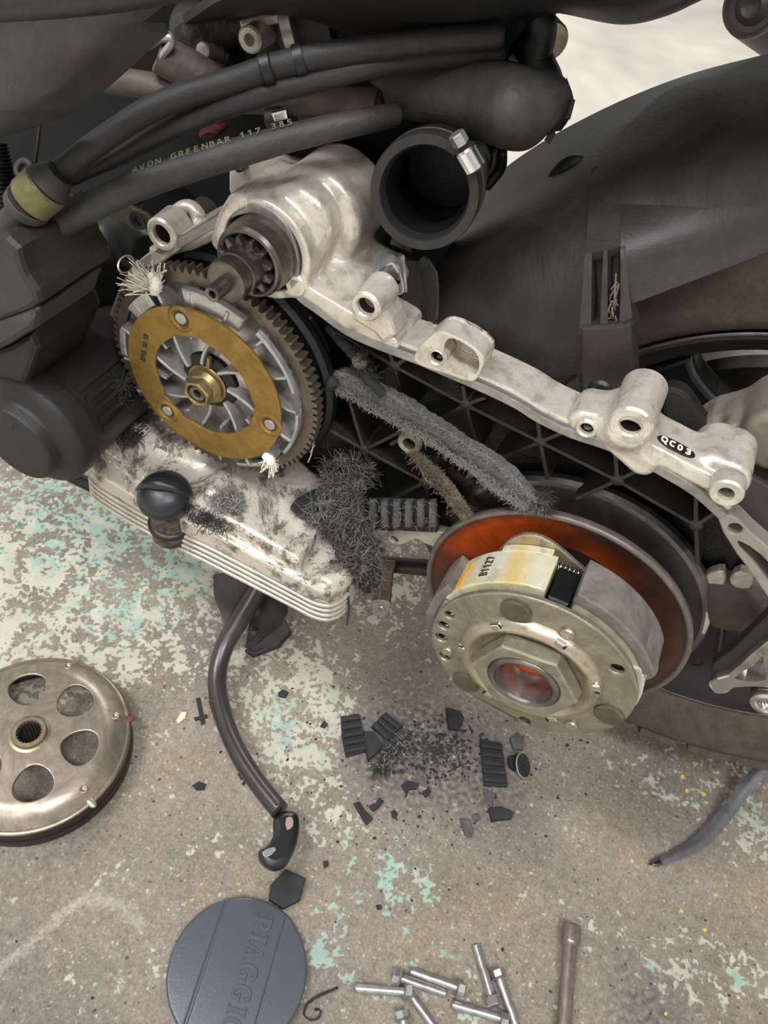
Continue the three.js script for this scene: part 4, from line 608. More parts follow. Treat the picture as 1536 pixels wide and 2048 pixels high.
{ const L = [[200, 158, -.07, .006], [300, 172, -.075, .0062], [420, 195, -.085, .006], [560, 203, -.09, .0058], [740, 205, -.092, .0062], [760, 206, -.092, .006]]; solo('tan_pipe', pxTube(L, 70, 22, .02), M.tan, 'dusty tan pipe passing behind the upper hose', 'pipe'); }
{ const t = thing('stub_pipe', 'rusty brown stub pipe with a bright clip under the side panel', 'pipe', E(380, 140, -.08)); part('tube', pxTube([[318, 108, -.075, .0085], [370, 135, -.08, .0088], [450, 180, -.09, .0088]], 40, 24, .02), M.tan, t); part('clip', pxTube([[300, 90, -.074, .0022], [330, 72, -.07, .0028], [344, 80, -.07, .002], [322, 116, -.07, .0016], [312, 140, -.073, .0018]], 40, 10), M.zinc, t); }
{ const L = [[150, 255, -.02, .0006], [75, 330, -.016, .0006], [70, 345, -.015, .0006]]; const t = thing('thin_cable', 'thin dark control cable beside the brass coupled hose', 'cable', E(70, 340, -.016)); part('cable', pxTube([[80, 250, -.02, .0007], [70, 330, -.016, .0007], [62, 350, -.014, .0007]], 20, 8), M.steelD, t); const e = E(48, 338, -.008); part('eye', new THREE.TorusGeometry(.0036, .0016, 10, 24).rotateX(-.8).translate(e.x, e.y, e.z), M.hose, t); }
function corrug(name, label, list, r) { const c = new THREE.CatmullRomCurve3(list.map(p => E(...p))), n = 90, rr = []; for (let i = 0; i <= n; i++) rr.push(r * (1 + .1 * Math.sin(i / n * 2 * PI * 16))); const pts = c.getPoints(n); return solo(name, tube(pts, rr, 200, 18), M.black, label, 'hose'); }
corrug('corrugated_sleeve', 'corrugated black cable sleeve at the edge below the side panel', [[-14, 290, -.01], [2, 350, -.006], [14, 420, .0]], .0058); corrug('corrugated_sleeve', 'corrugated black cable sleeve between the footboard corner and the engine shroud', [[50, 500, -.03], [72, 545, -.025], [92, 600, -.02]], .0055);
// ---------- carburettor side ----------
{
  const t = thing('carburettor', 'dirty cast carburettor with screw and stub tube behind the upper hose', 'carburettor', E(470, 110, -.1));
  const A = E(395, 60, -.11), B = E(450, 45, -.11), C = E(545, 55, -.115), D = E(430, 110, -.11);
  const f = (x, y, z) => { let d = capsD(x, y, z, A, B, .012, .010); d = smin(d, capsD(x, y, z, B, C, .008, .011), .004); d = smin(d, capsD(x, y, z, A, D, .012, .012), .006); const e = E(560, 40, -.115); d = smin(d, capsD(x, y, z, C, e, .0125), .003); return d; };
  part('body', nets(f, [-.26, .45, -.14], [-.12, .56, -.085], .0014), mat(0x57524a, .5, .6, { map: castDirtMap, bump: .0002 }), t);
  const s = E(412, 104, -.093), T = V3(-.2, .35, 1).normalize(); part('screw', rod(s.clone().addScaledVector(T, -.01), s.clone().addScaledVector(T, .003), .0042, 24), M.zinc, t); part('screw_spring', rod(s.clone().addScaledVector(T, -.02).add(V3(.004, 0, 0)), s.clone().addScaledVector(T, -.008).add(V3(.002, 0, 0)), .0046, 20), M.steelD, t);
  const u = E(498, 80, -.088), u2 = E(532, 62, -.105); const dd = u2.clone().sub(u).normalize(); part('stub', rod(u, u2, .0058, 28), M.cast, t); part('stub_bore', rod(u.clone().addScaledVector(dd, -.0002), u.clone().addScaledVector(dd, .002), .0026, 20), M.crust, t, 'rusty bore');
  part('cap', slab([[476, 40], [560, 20], [562, 48], [480, 62]], -.098, .008, { b: .002 }), M.cast, t);
}
{
  const t = thing('intake_rubber', 'brown intake rubber with a pale band clamp under the tail body', 'intake', E(620, 40, -.11));
  const a = E(565, 52, -.115), b = E(720, 20, -.125); part('sleeve', rod(a, b, .0155, 40, .0165), mat(0x5a4a3c, .6, 0, { map: dustMap }), t); const T = b.clone().sub(a).normalize(), c = E(592, 45, -.112); part('band_clamp', rod(c.clone().addScaledVector(T, -.0028), c.clone().addScaledVector(T, .0028), .0178, 44), M.zinc, t); const d = E(668, 36, -.115); part('collar', rod(d.clone().addScaledVector(T, -.002), d.clone().addScaledVector(T, .0018), .019, 44), M.hose, t);
}
{ const t = thing('hose_clip', 'small bright metal hose clip on a tan spigot above the printed hose', 'clip', E(560, 235, -.085)); const a = E(540, 245, -.085), b = E(590, 232, -.09); part('spigot', rod(b, E(615, 225, -.095), .0055, 24), M.tan, t); part('band', rod(a, E(572, 236, -.087), .0068, 28), M.steelD, t); part('buckle', slab([[540, 226], [572, 218], [576, 240], [548, 246]], -.076, .006, { b: .0014 }), M.chrome, t); }
solo('red_cap', slab([[392, 268], [420, 252], [440, 262], [428, 278], [398, 280]], -.1, .01, { b: .003, smooth: 3 }), M.red, 'dark red plastic cap glimpsed between two hoses', 'cap');
// ---------- air duct ----------
{
  const c = E(848, 388, -.055), back = rayOf(848, 388).normalize().multiplyScalar(1).addScaledVector(RIGHT, .2).addScaledVector(UP, .24).normalize(), px = .3262 / FPX, R = 112 * px;
  const t = thing('air_duct', 'open black rubber air duct with a steel worm clamp above the engine case', 'duct', c), q = new THREE.Quaternion().setFromUnitVectors(V3(0, 1, 0), back), P = (g) => g.applyQuaternion(q);
  lpart('duct', P(hardLathe([[R * .74, .03], [R * .755, .012], [R * .79, .004], [R * .8, .0008], [R * .82, 0], [R * .98, 0], [R, .0014], [R, .012], [R * .985, .013], [R * .985, .018], [R * 1.0, .0195], [R * 1.0, .026], [R * .9, .05], [R * .86, .075]], 80, 'y', 50)), M.rubber, t);
  lpart('inner_lip', P(latheY([[R * .79, .008], [R * .77, .0075], [R * .70, .0135], [R * .685, .016], [R * .70, .03]], 80)), M.black, t); lpart('duct_back', P(latheY([[0, .07], [R * .86, .0705]], 40)), M.black, t);
  lpart('clamp_band', P(hardLathe([[R * .985, .0135], [R * 1.02, .0137], [R * 1.02, .0195], [R * .985, .0197]], 80, 'y')), M.steelD, t, 'steel band');
  const up = V3(0, 1, 0).applyQuaternion(q), s = E(936, 300, -.05).sub(c), along = E(948, 322, -.052).sub(E(918, 268, -.05)).normalize(); const pc = E(930, 300, -.058).sub(c);
  lpart('worm_housing', rod(pc.clone().addScaledVector(along, -.001), pc.clone().addScaledVector(along, .0085), .0048, 28), M.chrome, t); lpart('worm_screw', (() => { const g = extr(circ(0, 0, .0034, 6), .005, .0006).rotateX(-PI / 2); const a = pc.clone().addScaledVector(along, -.0075); return orient(g, a, a.clone().add(along)); })(), M.zinc, t, 'hexagon screw head');
  const k = E(805, 480, -.066).sub(c); lpart('tab', extr([V2(-.005, -.003), V2(.006, -.003), V2(.004, .003), V2(-.004, .003)], .003, .0008).translate(k.x, k.y, k.z), M.plasticD, t);
}
{ const t = thing('air_duct_elbow', 'black rubber elbow with ribbed neck behind the air duct', 'elbow', E(690, 400, -.11)); part('elbow', pxTube([[640, 300, -.115, .012], [690, 350, -.115, .016], [720, 420, -.115, .017], [716, 480, -.12, .014]], 50, 26), mat(0x5a4f46, .45, 0, { map: dustMap }), t); for (let i = 0; i < 5; i++) { const a = E(700 + i * 9, 300 + i * 5, -.1 + i * .0), b = E(722 + i * 6, 330 + i * 13, -.098); part('neck_rib', rod(a, b, .0014, 10), M.hose, t); } }
// ---------- rubber boot and torn flap ----------
{
  const P = smoothClosed(cvt([[742, 152], [775, 138], [900, 140], [985, 146], [1030, 160], [1080, 170], [1108, 190], [1112, 240], [1090, 268], [1062, 296], [1040, 305], [995, 292], [965, 270], [905, 245], [830, 228], [742, 218]], -.095), 3), a = E(800, 180, -.1), b = E(1010, 220, -.092);
  const f = (x, y, z) => { let d = ext(polyD(x, y, P), z + .108, .012, .006); d = smin(d, capsD(x, y, z, a, b, .007, .013), .016); return d; };
  const t = thing('rubber_boot', 'flattened black rubber boot on the tan pipe above the air duct', 'boot', V3(-.1, .46, -.11)); part('boot', nets(f, [-.16, .435, -.128], [-.03, .535, -.07], .0014), M.hose, t);
  part('neck', rod(E(738, 206, -.095), E(775, 203, -.096), .0078, 28), M.rubber, t);
}
{
  const t = thing('torn_flap', 'torn black plastic flap hanging beside the rubber boot', 'flap', E(1080, 180, -.14));
  part('strap', pxTube([[1060, -10, -.15, .008], [1072, 60, -.15, .0095], [1060, 110, -.15, .0105], [1078, 170, -.15, .0115], [1092, 210, -.15, .009]], 40, 18), M.black, t); part('lug', slab([[992, 62], [1020, 45], [1080, 60], [1086, 100], [1030, 118], [998, 96]], -.15, .02, { b: .004, smooth: 3 }), M.black, t);
  const e = E(1099, 76, -.158); part('washer', rod(e.clone().add(V3(-.004, 0, -.004)), e.clone().add(V3(.002, 0, .004)), .0085, 30), M.plateL, t, 'dull metal washer');
  part('torn_sheet', patch([[[1090, 150, -.12], [1112, 165, -.118], [1128, 172, -.12], [1133, 153, -.122]], [[1085, 200, -.112], [1108, 205, -.11], [1130, 196, -.112], [1147, 200, -.118]], [[1078, 250, -.11], [1100, 250, -.11], [1122, 240, -.112], [1138, 238, -.116]], [[1062, 295, -.115], [1086, 276, -.112], [1108, 264, -.114], [1122, 262, -.116]]].map(r => r.map(p => E(...p))), 20, 20, .0018), M.tail, t);
  part('jag', slab([[1118, 232], [1143, 198], [1149, 202], [1144, 222], [1139, 240], [1128, 238]], -.114, .0016, { b: .0003 }), M.tail, t); part('jag', slab([[1105, 255], [1110, 270], [1098, 290], [1088, 280]], -.116, .0016, { b: .0003 }), M.tail, t);
  part('brace', pxTube([[988, 300, -.12, .0016], [985, 330, -.12, .0018], [968, 352, -.12, .0018]], 14, 8), M.plasticD, t); part('brace', pxTube([[1005, 300, -.125, .0025], [1000, 335, -.13, .003], [972, 372, -.13, .003]], 14, 8), M.black, t);
}
{ const t = thing('fuel_pipe', 'grey hose with a bright crimp behind the rubber boot', 'pipe', E(980, 120, -.15)); part('tube', pxTube([[900, 84, -.15, .0072], [970, 98, -.15, .0072], [1020, 128, -.15, .0068], [1060, 170, -.15, .0068]], 40, 20), M.hose, t); part('crimp', rod(E(1016, 122, -.142), E(1032, 134, -.142), .0042, 20), M.zinc, t); }
{ const t = thing('cable_tie', 'small grey cable clamp under the tail body', 'clamp', E(890, 110, -.13)); part('clamp', slab([[868, 108], [895, 95], [912, 118], [890, 132]], -.12, .008, { b: .002, smooth: 2 }), M.plastic, t); part('bolt', latheZ([[0, .003], [.0035, .0025], [.0045, 0], [.0045, -.01]], 18).translate(E(878, 114, -.118).x, E(878, 114, -.118).y, -.118), M.steelD, t); }
// ---------- clips round the case ----------
{
  const t = thing('spring_nut', 'zinc plated spring nut clipped on the front case lug', 'clip', E(790, 545, -.07)); const c = E(800, 565, -.048);
  part('plate', extr(smoothClosed(cvt([[768, 555], [775, 540], [795, 530], [803, 555], [808, 585], [790, 592], [778, 580]], -.048), 2), .002, .0005, [circ(c.x - .0035, c.y, .0034, 20)]).translate(0, 0, -.050), M.zinc, t); part('saddle', patch([[[746, 545, -.055], [752, 515, -.060], [785, 505, -.07], [795, 512, -.060]], [[752, 540, -.048], [757, 515, -.06], [788, 508, -.054], [800, 520, -.054]], [[752, 548, -.047], [765, 535, -.047], [785, 525, -.047], [800, 545, -.047]]].map(r => r.map(p => E(...p))), 14, 14, .0012), M.zinc, t); part('saddle_side', patch([[[795, 508, -.060], [804, 512, -.058]], [[806, 560, -.07], [810, 585, -.060]]].map(r => r.map(p => E(...p))), 6, 6, .0012), M.zinc, t);
}
{ const t = thing('splash_shield', 'thin dark grey plastic shield beside the spring nut', 'shield', E(830, 590, -.085)); part('blade', slab([[806, 520], [838, 524], [846, 560], [858, 640], [868, 645], [840, 640], [802, 610]], -.085, .002, { b: .0004 }), mat(0x6a675f, .5, 0, { map: dustMap }), t); part('fin', patch([[[836, 524, -.083], [850, 515, -.075], [872, 548, -.073]], [[846, 580, -.083], [860, 580, -.078], [874, 590, -.075]], [[860, 640, -.083], [866, 645, -.08], [872, 640, -.077]]].map(r => r.map(p => E(...p))), 10, 16, .0012), mat(0x6a675f, .5, 0, { map: dustMap }), t); }
{ const t = thing('brass_bracket', 'olive brass bracket strip with two holes under the printed hose', 'bracket', E(250, 430, -.05)); const h = E(276, 441, -.05), h2 = E(262, 402, -.055); part('strip', extr(smoothClosed(cvt([[190, 424], [225, 408], [290, 428], [302, 445], [286, 460], [262, 452]], -.05), 2), .003, .0006, [circ(h.x, h.y, .0032, 24)]).translate(0, 0, -.053), mat(0x57523a, .5, .4, { map: wearMap }), t); part('grommet', hardLathe([[.0028, -.002], [.003, .0008], [.0046, .001], [.005, -.0005]], 30).translate(h.x, h.y, -.05), M.steelD, t); part('grommet', hardLathe([[.0028, -.002], [.003, .0008], [.0046, .001], [.005, -.0005], [.005, -.004]], 30).translate(h2.x, h2.y, -.055), M.black, t); }
{ const t = thing('case_dowel', 'grey steel sleeve behind the white yarn tuft', 'sleeve', E(252, 535, -.05)); part('sleeve', hardLathe([[.0042, -.01], [.0044, .001], [.0054, .0012], [.006, 0], [.006, -.02]], 32).rotateX(-.9).rotateZ(.2).translate(E(254, 530, -.05).x, E(254, 530, -.05).y, -.05), M.steel, t); }
// ---------- left side bodywork ----------
{
  const t = thing('footboard_corner', 'dark grey footboard corner at the edge beside the engine shroud', 'footboard', E(30, 580, .02));
  part('upper_block', slab([[-80, 470], [8, 476], [34, 500], [42, 530], [52, 555], [72, 584], [78, 608], [66, 620], [-80, 672]], .035, .05, { b: .003 }), mat(0x3b3836, .5, 0, { map: dustMap, bump: .00016 }), t); part('lower_lip', slab([[-80, 668], [66, 618], [74, 622], [66, 662], [20, 690], [-80, 740]], .036, .045, { b: .003 }), mat(0x474442, .5, 0, { map: dustMap }), t); part('lower_block', slab([[-80, 730], [20, 690], [60, 668], [75, 700], [50, 770], [-80, 790]], .02, .05, { b: .003 }), M.plasticD, t);
  part('strut', pxTube([[46, 660, .01, .0034], [75, 705, .0, .0034], [112, 745, -.01, .0034]], 14, 12), mat(0x3b3836, .5, 0, { map: dustMap, bump: .00016 }), t); part('strut', pxTube([[80, 560, -.03, .0022], [100, 650, -.03, .0026], [125, 720, -.03, .0026]], 14, 12), M.plasticD, t);
}
{
  const c = E(40, 882, .03), c0 = V3(c.x, c.y, .03), t = thing('fan_cover', 'dark grey round plastic cover with a slot at the edge beside the sump', 'cover', c0);
  lpart('body', hardLathe([[0, .005], [.020, .0048], [.0232, .004], [.0245, .002], [.025, -.002], [.0262, -.0045], [.030, -.0055], [.0345, -.008], [.036, -.0115], [.0362, -.022], [.035, -.02], [.034, -.04], [.033, -.095]], 80, 'z', 50), M.plasticD, t);
  for (let i = 0; i < 5; i++) { const a = rad(8 + i * 11), g = new THREE.BoxGeometry(.0022, .0026, .055).translate(.0345, 0, -.055).rotateZ(a); lpart('ridge', g, M.plasticD, t); }
  const sl = E(99, 856, .023), sa = Math.atan2(sl.y - c.y, sl.x - c.x), sr = Math.hypot(sl.y - c.y, sl.x - c.x); lpart('slot', extr(smoothClosed([V2(-.007, -.0019), V2(.007, -.0019), V2(.0082, 0), V2(.007, .0019), V2(-.007, .0019), V2(-.0082, 0)], 3), .004, .0006).rotateZ(sa + PI / 2).translate(Math.cos(sa) * Math.min(sr, .0325), Math.sin(sa) * Math.min(sr, .0325), -.0098), M.void, t, 'black slot');
  for (let i = 0; i < 6; i++) { const a = rad(20 + i * 60); lpart('pip', latheZ([[0, .0008], [.0012, .0005], [.0016, 0]], 14).translate(.017 * Math.cos(a), .017 * Math.sin(a), .0046), M.plasticD, t); }
}
solo('engine_mount_arm', (() => { const g = [pxTube([[90, 770, -.06, .018], [150, 740, -.07, .02], [200, 700, -.08, .014]], 30, 22), pxTube([[150, 880, -.05, .012], [175, 820, -.06, .014], [190, 760, -.07, .012]], 24, 20)]; return merge(g); })(), M.tail, 'black greasy engine mount between the round cover and the sump', 'mount');
solo('frame_tube', pxTube([[80, 915, -.06, .0055], [150, 955, -.07, .0055], [250, 1000, -.08, .0055], [330, 1030, -.09, .0055], [420, 1065, -.1, .0055]], 40, 18), M.tail, 'black frame tube passing under the sump', 'tube');
// ---------- oil filler ----------
{
  const b = G(341, 1044, .236), t = thing('oil_filler_cap', 'round black oil filler cap with a raised grip on the sump', 'cap', V3(b.x, .236, b.z)), k = .0157;
  lpart('neck', latheY([[.012, -.012], [.0125, -.004], [.0128, 0], [.0118, .0012], [.0112, .006], [.011, .02]], 40), mat(0x6e675d, .6, .3, { map: castDirtMap }), t, 'dirty cast filler neck'); lpart('washer', latheY([[.0128, -.003], [.0138, -.002], [.0138, .0005], [.0118, .0012]], 40), M.steelD, t);
  const q = new THREE.Quaternion().setFromEuler(new THREE.Euler(.24, 0, .06)), P = g => g.applyQuaternion(q).translate(0, .0235, .002).scale(1.04, 1.04, 1.04);
  lpart('cap', P(latheY([[0, .0142], [.005, .0138], [.010, .0122], [.0138, .0090], [.0155, .0052], [.0157, .002], [.0148, 0], [.011, -.003]], 64)), M.capBlack, t);
  const rg = []; for (let i = 0; i <= 16; i++) { const u = i / 16 * 2 - 1; rg.push(V3(u * .0148, .0148 - Math.abs(u) ** 2.4 * .0088, 0)); } lpart('grip', P(tube(rg, [.0016, .0030, .0038, .0030, .0016], 40, 14).rotateY(.3).translate(0, .0004, 0)), M.capBlack, t, 'raised curved grip');
}
// ---------- stand, tab on rod ----------
{
  const t = thing('stand_lever', 'dark grey stand lever with worn paint and a glossy foot loop on the floor', 'stand', G(500, 1300, 0));
  const L = [[528, 1150, .075, .0085], [505, 1195, .062, .0088], [478, 1240, .05, .0086], [446, 1300, .036, .0082], [434, 1360, .028, .0078], [446, 1430, .026, .0076], [474, 1500, .028, .0074], [515, 1565, .031, .0072], [560, 1622, .034, .0072]];
  part('lever', tube(L.map(p => G(p[0], p[1], p[2])), L.map(p => p[3]), 90, 22), M.paintBlack, t); part('rust_patch', tube([[436, 1378, .0275], [439, 1400, .0265], [446, 1425, .0255], [455, 1450, .0262]].map(p => G(p[0] - 3, p[1], p[2] - .0005)), [.0062, .0072, .0072, .006], 24, 18, .25), mat(0x6e4a38, .8, .1, { map: dustMap }), t, 'rusty scuffed paint');
  const pad = fslab([[548, 1632], [570, 1618], [594, 1622], [600, 1650], [592, 1690], [572, 1726], [545, 1735], [520, 1718], [518, 1698], [532, 1690], [546, 1668]], .022, .014, { b: .005, smooth: 4, bs: 4 }); part('foot_loop', pad, M.glossBlack, t, 'glossy black foot loop'); part('chip', fslab([[572, 1636], [584, 1634], [586, 1652], [574, 1660]], .0355, .0007, { b: .0002, smooth: 2 }), mat(0x9a8078, .6, .2), t); part('wear', fslab([[524, 1704], [548, 1694], [552, 1700], [532, 1714]], .0355, .0007, { b: .0002, smooth: 2 }), M.zinc, t);
  part('left_plate', patch([[[426, 1150, .07], [470, 1142, .075], [520, 1150, .078]], [[428, 1190, .058], [465, 1190, .062], [505, 1200, .06]], [[440, 1225, .05], [462, 1228, .05], [480, 1240, .048]], [[452, 1256, .044], [462, 1262, .044], [474, 1262, .044]]].map(r => r.map(p => G(...p))), 20, 20, .004), M.standGrey, t);
  part('right_plate', patch([[[512, 1150, .066], [535, 1165, .066], [548, 1170, .064]], [[505, 1200, .045], [540, 1200, .048], [570, 1225, .044]], [[500, 1240, .034], [535, 1240, .034], [562, 1250, .03]], [[490, 1296, .01], [506, 1295, .012], [530, 1275, .014]]].map(r => r.map(p => G(...p))), 20, 20, .005), M.standGrey, t);
  part('spring_lug', tube([G(512, 1188, .06), G(508, 1212, .054), G(520, 1226, .05)], .0062, 16, 14), M.standGrey, t); part('pin', tube([G(500, 1262, .038), G(512, 1268, .036)], .0055, 8, 16), M.plastic, t); part('foot', fslab([[490, 1298], [530, 1270], [572, 1236], [584, 1262], [560, 1290], [508, 1310]], 0, .007, { b: .002 }), M.standGrey, t);
}
{
  const c = E(761, 1217, -.06), t = thing('steel_tab', 'brown steel tab with a bare metal eyelet hanging on a rod beside the drum', 'tab', c);
  part('strip', patch([[[754, 1118, -.075], [790, 1122, -.075]], [[752, 1120, -.066], [790, 1124, -.066]], [[750, 1136, -.062], [786, 1140, -.062]], [[744, 1205, -.06], [779, 1206, -.06]]].map(r => r.map(p => E(...p))), 8, 40, .0024), mat(0x6d6052, .5, .5, { map: wearMap }), t); part('eyelet', extr(smoothClosed(cvt([[746, 1201], [778, 1203], [778, 1222], [764, 1233], [750, 1229], [745, 1216]], -.06), 3), .0026, .0005, [circ(c.x, c.y, .0026, 20)]).translate(0, 0, -.0626), M.zinc, t, 'bare metal eyelet'); part('eyelet_rivet', hardLathe([[0, -.001], [.0016, -.001], [.0018, .0006], [.003, .0007], [.0034, 0]], 24).translate(c.x, c.y, -.0598), M.zinc, t);
  part('rod', rod(E(762, 1127, -.072), E(900, 1140, -.072), .0056, 24), M.steelD, t);
}
{ // a fitting far behind, partly in view at the top right
  const a = E(1503, 12, -.9), t = thing('pipe_flange', 'grey round flange on a dark post on the far floor', 'flange', a); const d = rayOf(1503, 12).normalize(), q = new THREE.Quaternion().setFromUnitVectors(V3(0, 1, 0), d.clone().addScaledVector(RIGHT, .55).addScaledVector(UP, .1).normalize());
  lpart('flange', hardLathe([[0, .004], [.008, .002], [.012, -.002], [.016, .001], [.021, .004], [.027, .003], [.03, -.003], [.033, -.003], [.034, .006], [.03, .03]], 56, 'y').applyQuaternion(q), M.plastic, t); lpart('post', rod(V3(0, 0, 0).addScaledVector(d, .03), E(1640, 120, -1.1).sub(a), .034, 28), M.tail, t);
}
// ---------- broken belt and lint ----------
function fibres(seed, n, gen, r = .00022, seg = 5) { const R = rngOf(seed), gs = []; for (let i = 0; i < n; i++) { const [p, d, len, curl] = gen(R); const pts = [p.clone()]; const dir = d.clone().normalize(); for (let k = 0; k < 3; k++) { dir.add(V3((R() - .5) * curl, (R() - .5) * curl, (R() - .5) * curl)).normalize(); pts.push(pts[k].clone().addScaledVector(dir, len / 3)); } gs.push(tube(pts, r * (.6 + R() * .8), seg, 3)); } return merge(gs); }
const rdir = R => V3(R() - .5, R() - .5, R() - .5);
function ragged(pxl, zf, th, seed, amp, name, lab, cat_, m, bump = 0) { // flat ragged piece lying in the engine plane, uneven edges
  const R = rngOf(seed), P = smoothClosed(cvt(pxl, zf), 10).map(p => V2(p.x + (R() - .5) * amp, p.y + (R() - .5) * amp)); return extr(P, th, .0004).translate(0, 0, zf - th);
}
{
  const t = thing('broken_belt', 'frayed grey drive belt strip lying across the ribbed web', 'belt', E(880, 880, -.044));
  const top = [[664, 752], [682, 743], [700, 748], [760, 778], [800, 796], [860, 835], [920, 876], [980, 912], [1030, 950], [1060, 985], [1092, 1003]], bot = [[662, 768], [672, 785], [700, 795], [745, 822], [800, 850], [850, 880], [905, 915], [955, 950], [1000, 985], [1045, 1010], [1086, 1016]];
  const zAt = x => -.046 + (x - 660) / 430 * .0085, rowsA = [], R = rngOf(21);
  const row = k => top.map((p, i) => { const u = k, x = p[0] + (bot[i][0] - p[0]) * u, y = p[1] + (bot[i][1] - p[1]) * u; return E(x, y, zAt(x) + (k === .5 ? .0012 : 0)); });
  const g = patch([row(0), row(.25), row(.5), row(.75), row(1)], 150, 20, .0042); { const p = g.attributes.position; for (let i = 0; i < p.count; i++) { const x = p.getX(i), y = p.getY(i), z = p.getZ(i); p.setXYZ(i, x + ns(x * 500, y * 500, 1) * .0006, y + ns(x * 420, y * 420, 4) * .0011, z + ns(x * 300, y * 300, 9) * .0006); } g.computeVertexNormals(); }
  part('strip', g, M.belt, t); const cT = new THREE.CatmullRomCurve3(top.map(p => E(p[0], p[1], zAt(p[0]) + .0005))), cB = new THREE.CatmullRomCurve3(bot.map(p => E(p[0], p[1], zAt(p[0]) + .0003)));
  const fr = fibres(31, 3600, R => { const e = R(), u = Math.pow(R(), .6); const lower = e < .68; const p = lower ? cB.getPoint(u).lerp(cT.getPoint(u), R() * R() * .55) : cT.getPoint(u).lerp(cB.getPoint(u), R() * R() * .35); p.z += .0008; return [p, V3(R() * 2 - 1, lower ? -R() * .9 : R() * .5 - .2, R() * .25), .0012 + R() * R() * .0038 * (.6 + u), 1.5]; }, .00009);
  const o = part('frayed_fibre', fr, M.fibre, t, 'frayed pale fibres'); o.userData.kind = 'stuff';
  const f2 = part('frayed_end', fibres(33, 420, R => { const p = E(1060 + R() * 34, 985 + R() * 34, -.038); return [p, V3(R() + .2, R() - .6, R() - .3), .003 + R() * .006, 1.7]; }, .0001), M.fibreD, t); f2.userData.kind = 'stuff';
}
{
  const t = thing('frayed_cord', 'frayed black cord running from the pulley to the broken belt strip', 'cord', E(720, 720, -.045)); part('cord', pxTube([[655, 655, -.055, .002], [690, 690, -.05, .0028], [718, 722, -.046, .003], [730, 750, -.044, .0026], [768, 790, -.042, .0024]], 50, 10, .5), M.beltD, t); const k = E(720, 722, -.044); part('knot', new THREE.IcosahedronGeometry(.0042, 2).translate(k.x, k.y, k.z), M.fibreB, t);
  const o = part('fibre', fibres(35, 260, R => { const u = R(); const p = u < .35 ? E(712 + R() * 22, 710 + R() * 26, -.043) : E(670 + R() * 90, 668 + R() * 115, -.045).lerp(E(690 + u * 70, 690 + u * 90, -.045), .8); return [p, rdir(R), .003 + R() * .004, 1.4]; }, .00018), M.fibreD, t); o.userData.kind = 'stuff';
  part('cord', pxTube([[640, 800, -.045, .002], [655, 775, -.043, .0032], [668, 762, -.042, .003]], 16, 9, .5), M.beltD, t);
}
{
  const t = thing('toothed_belt_piece', 'toothed black belt piece resting on the lower edge of the web', 'belt piece', E(800, 1035, -.042));
  part('backing', slab([[700, 1006], [760, 1002], [870, 1008], [874, 1066], [790, 1062], [704, 1060]], -.045, .004, { b: .0006 }), M.beltD, t);
  for (let i = 0; i < 7; i++) { const x = 712 + i * 24; part('tooth', slab([[x, 1006], [x + 13, 1005], [x + 14, 1057], [x, 1056]], -.0405, .0045, { b: .0013 }), M.belt, t); }
  const o = part('fibre', fibres(41, 110, R => [E(705 + R() * 165, 1002 + R() * 62, -.0395), rdir(R), .002 + R() * .005, 1.6], .00009), M.fibre, t); o.userData.kind = 'stuff';
}
{ const t = thing('belt_flake', 'flat square black belt flake on the pale sump', 'belt piece', G(625, 1010, .268)); part('flake', (() => { const R = rngOf(51), P = smoothClosed([[582, 1012], [640, 975], [664, 990], [668, 1012], [630, 1038]].map(p => { const v = G(p[0], p[1], .271); return V2(v.x, -v.z); }), 5).map(p => V2(p.x + (R() - .5) * .0007, p.y + (R() - .5) * .0007)); return extr(P, .003, .0005).rotateX(-PI / 2).translate(0, .268, 0); })(), M.beltD, t); }
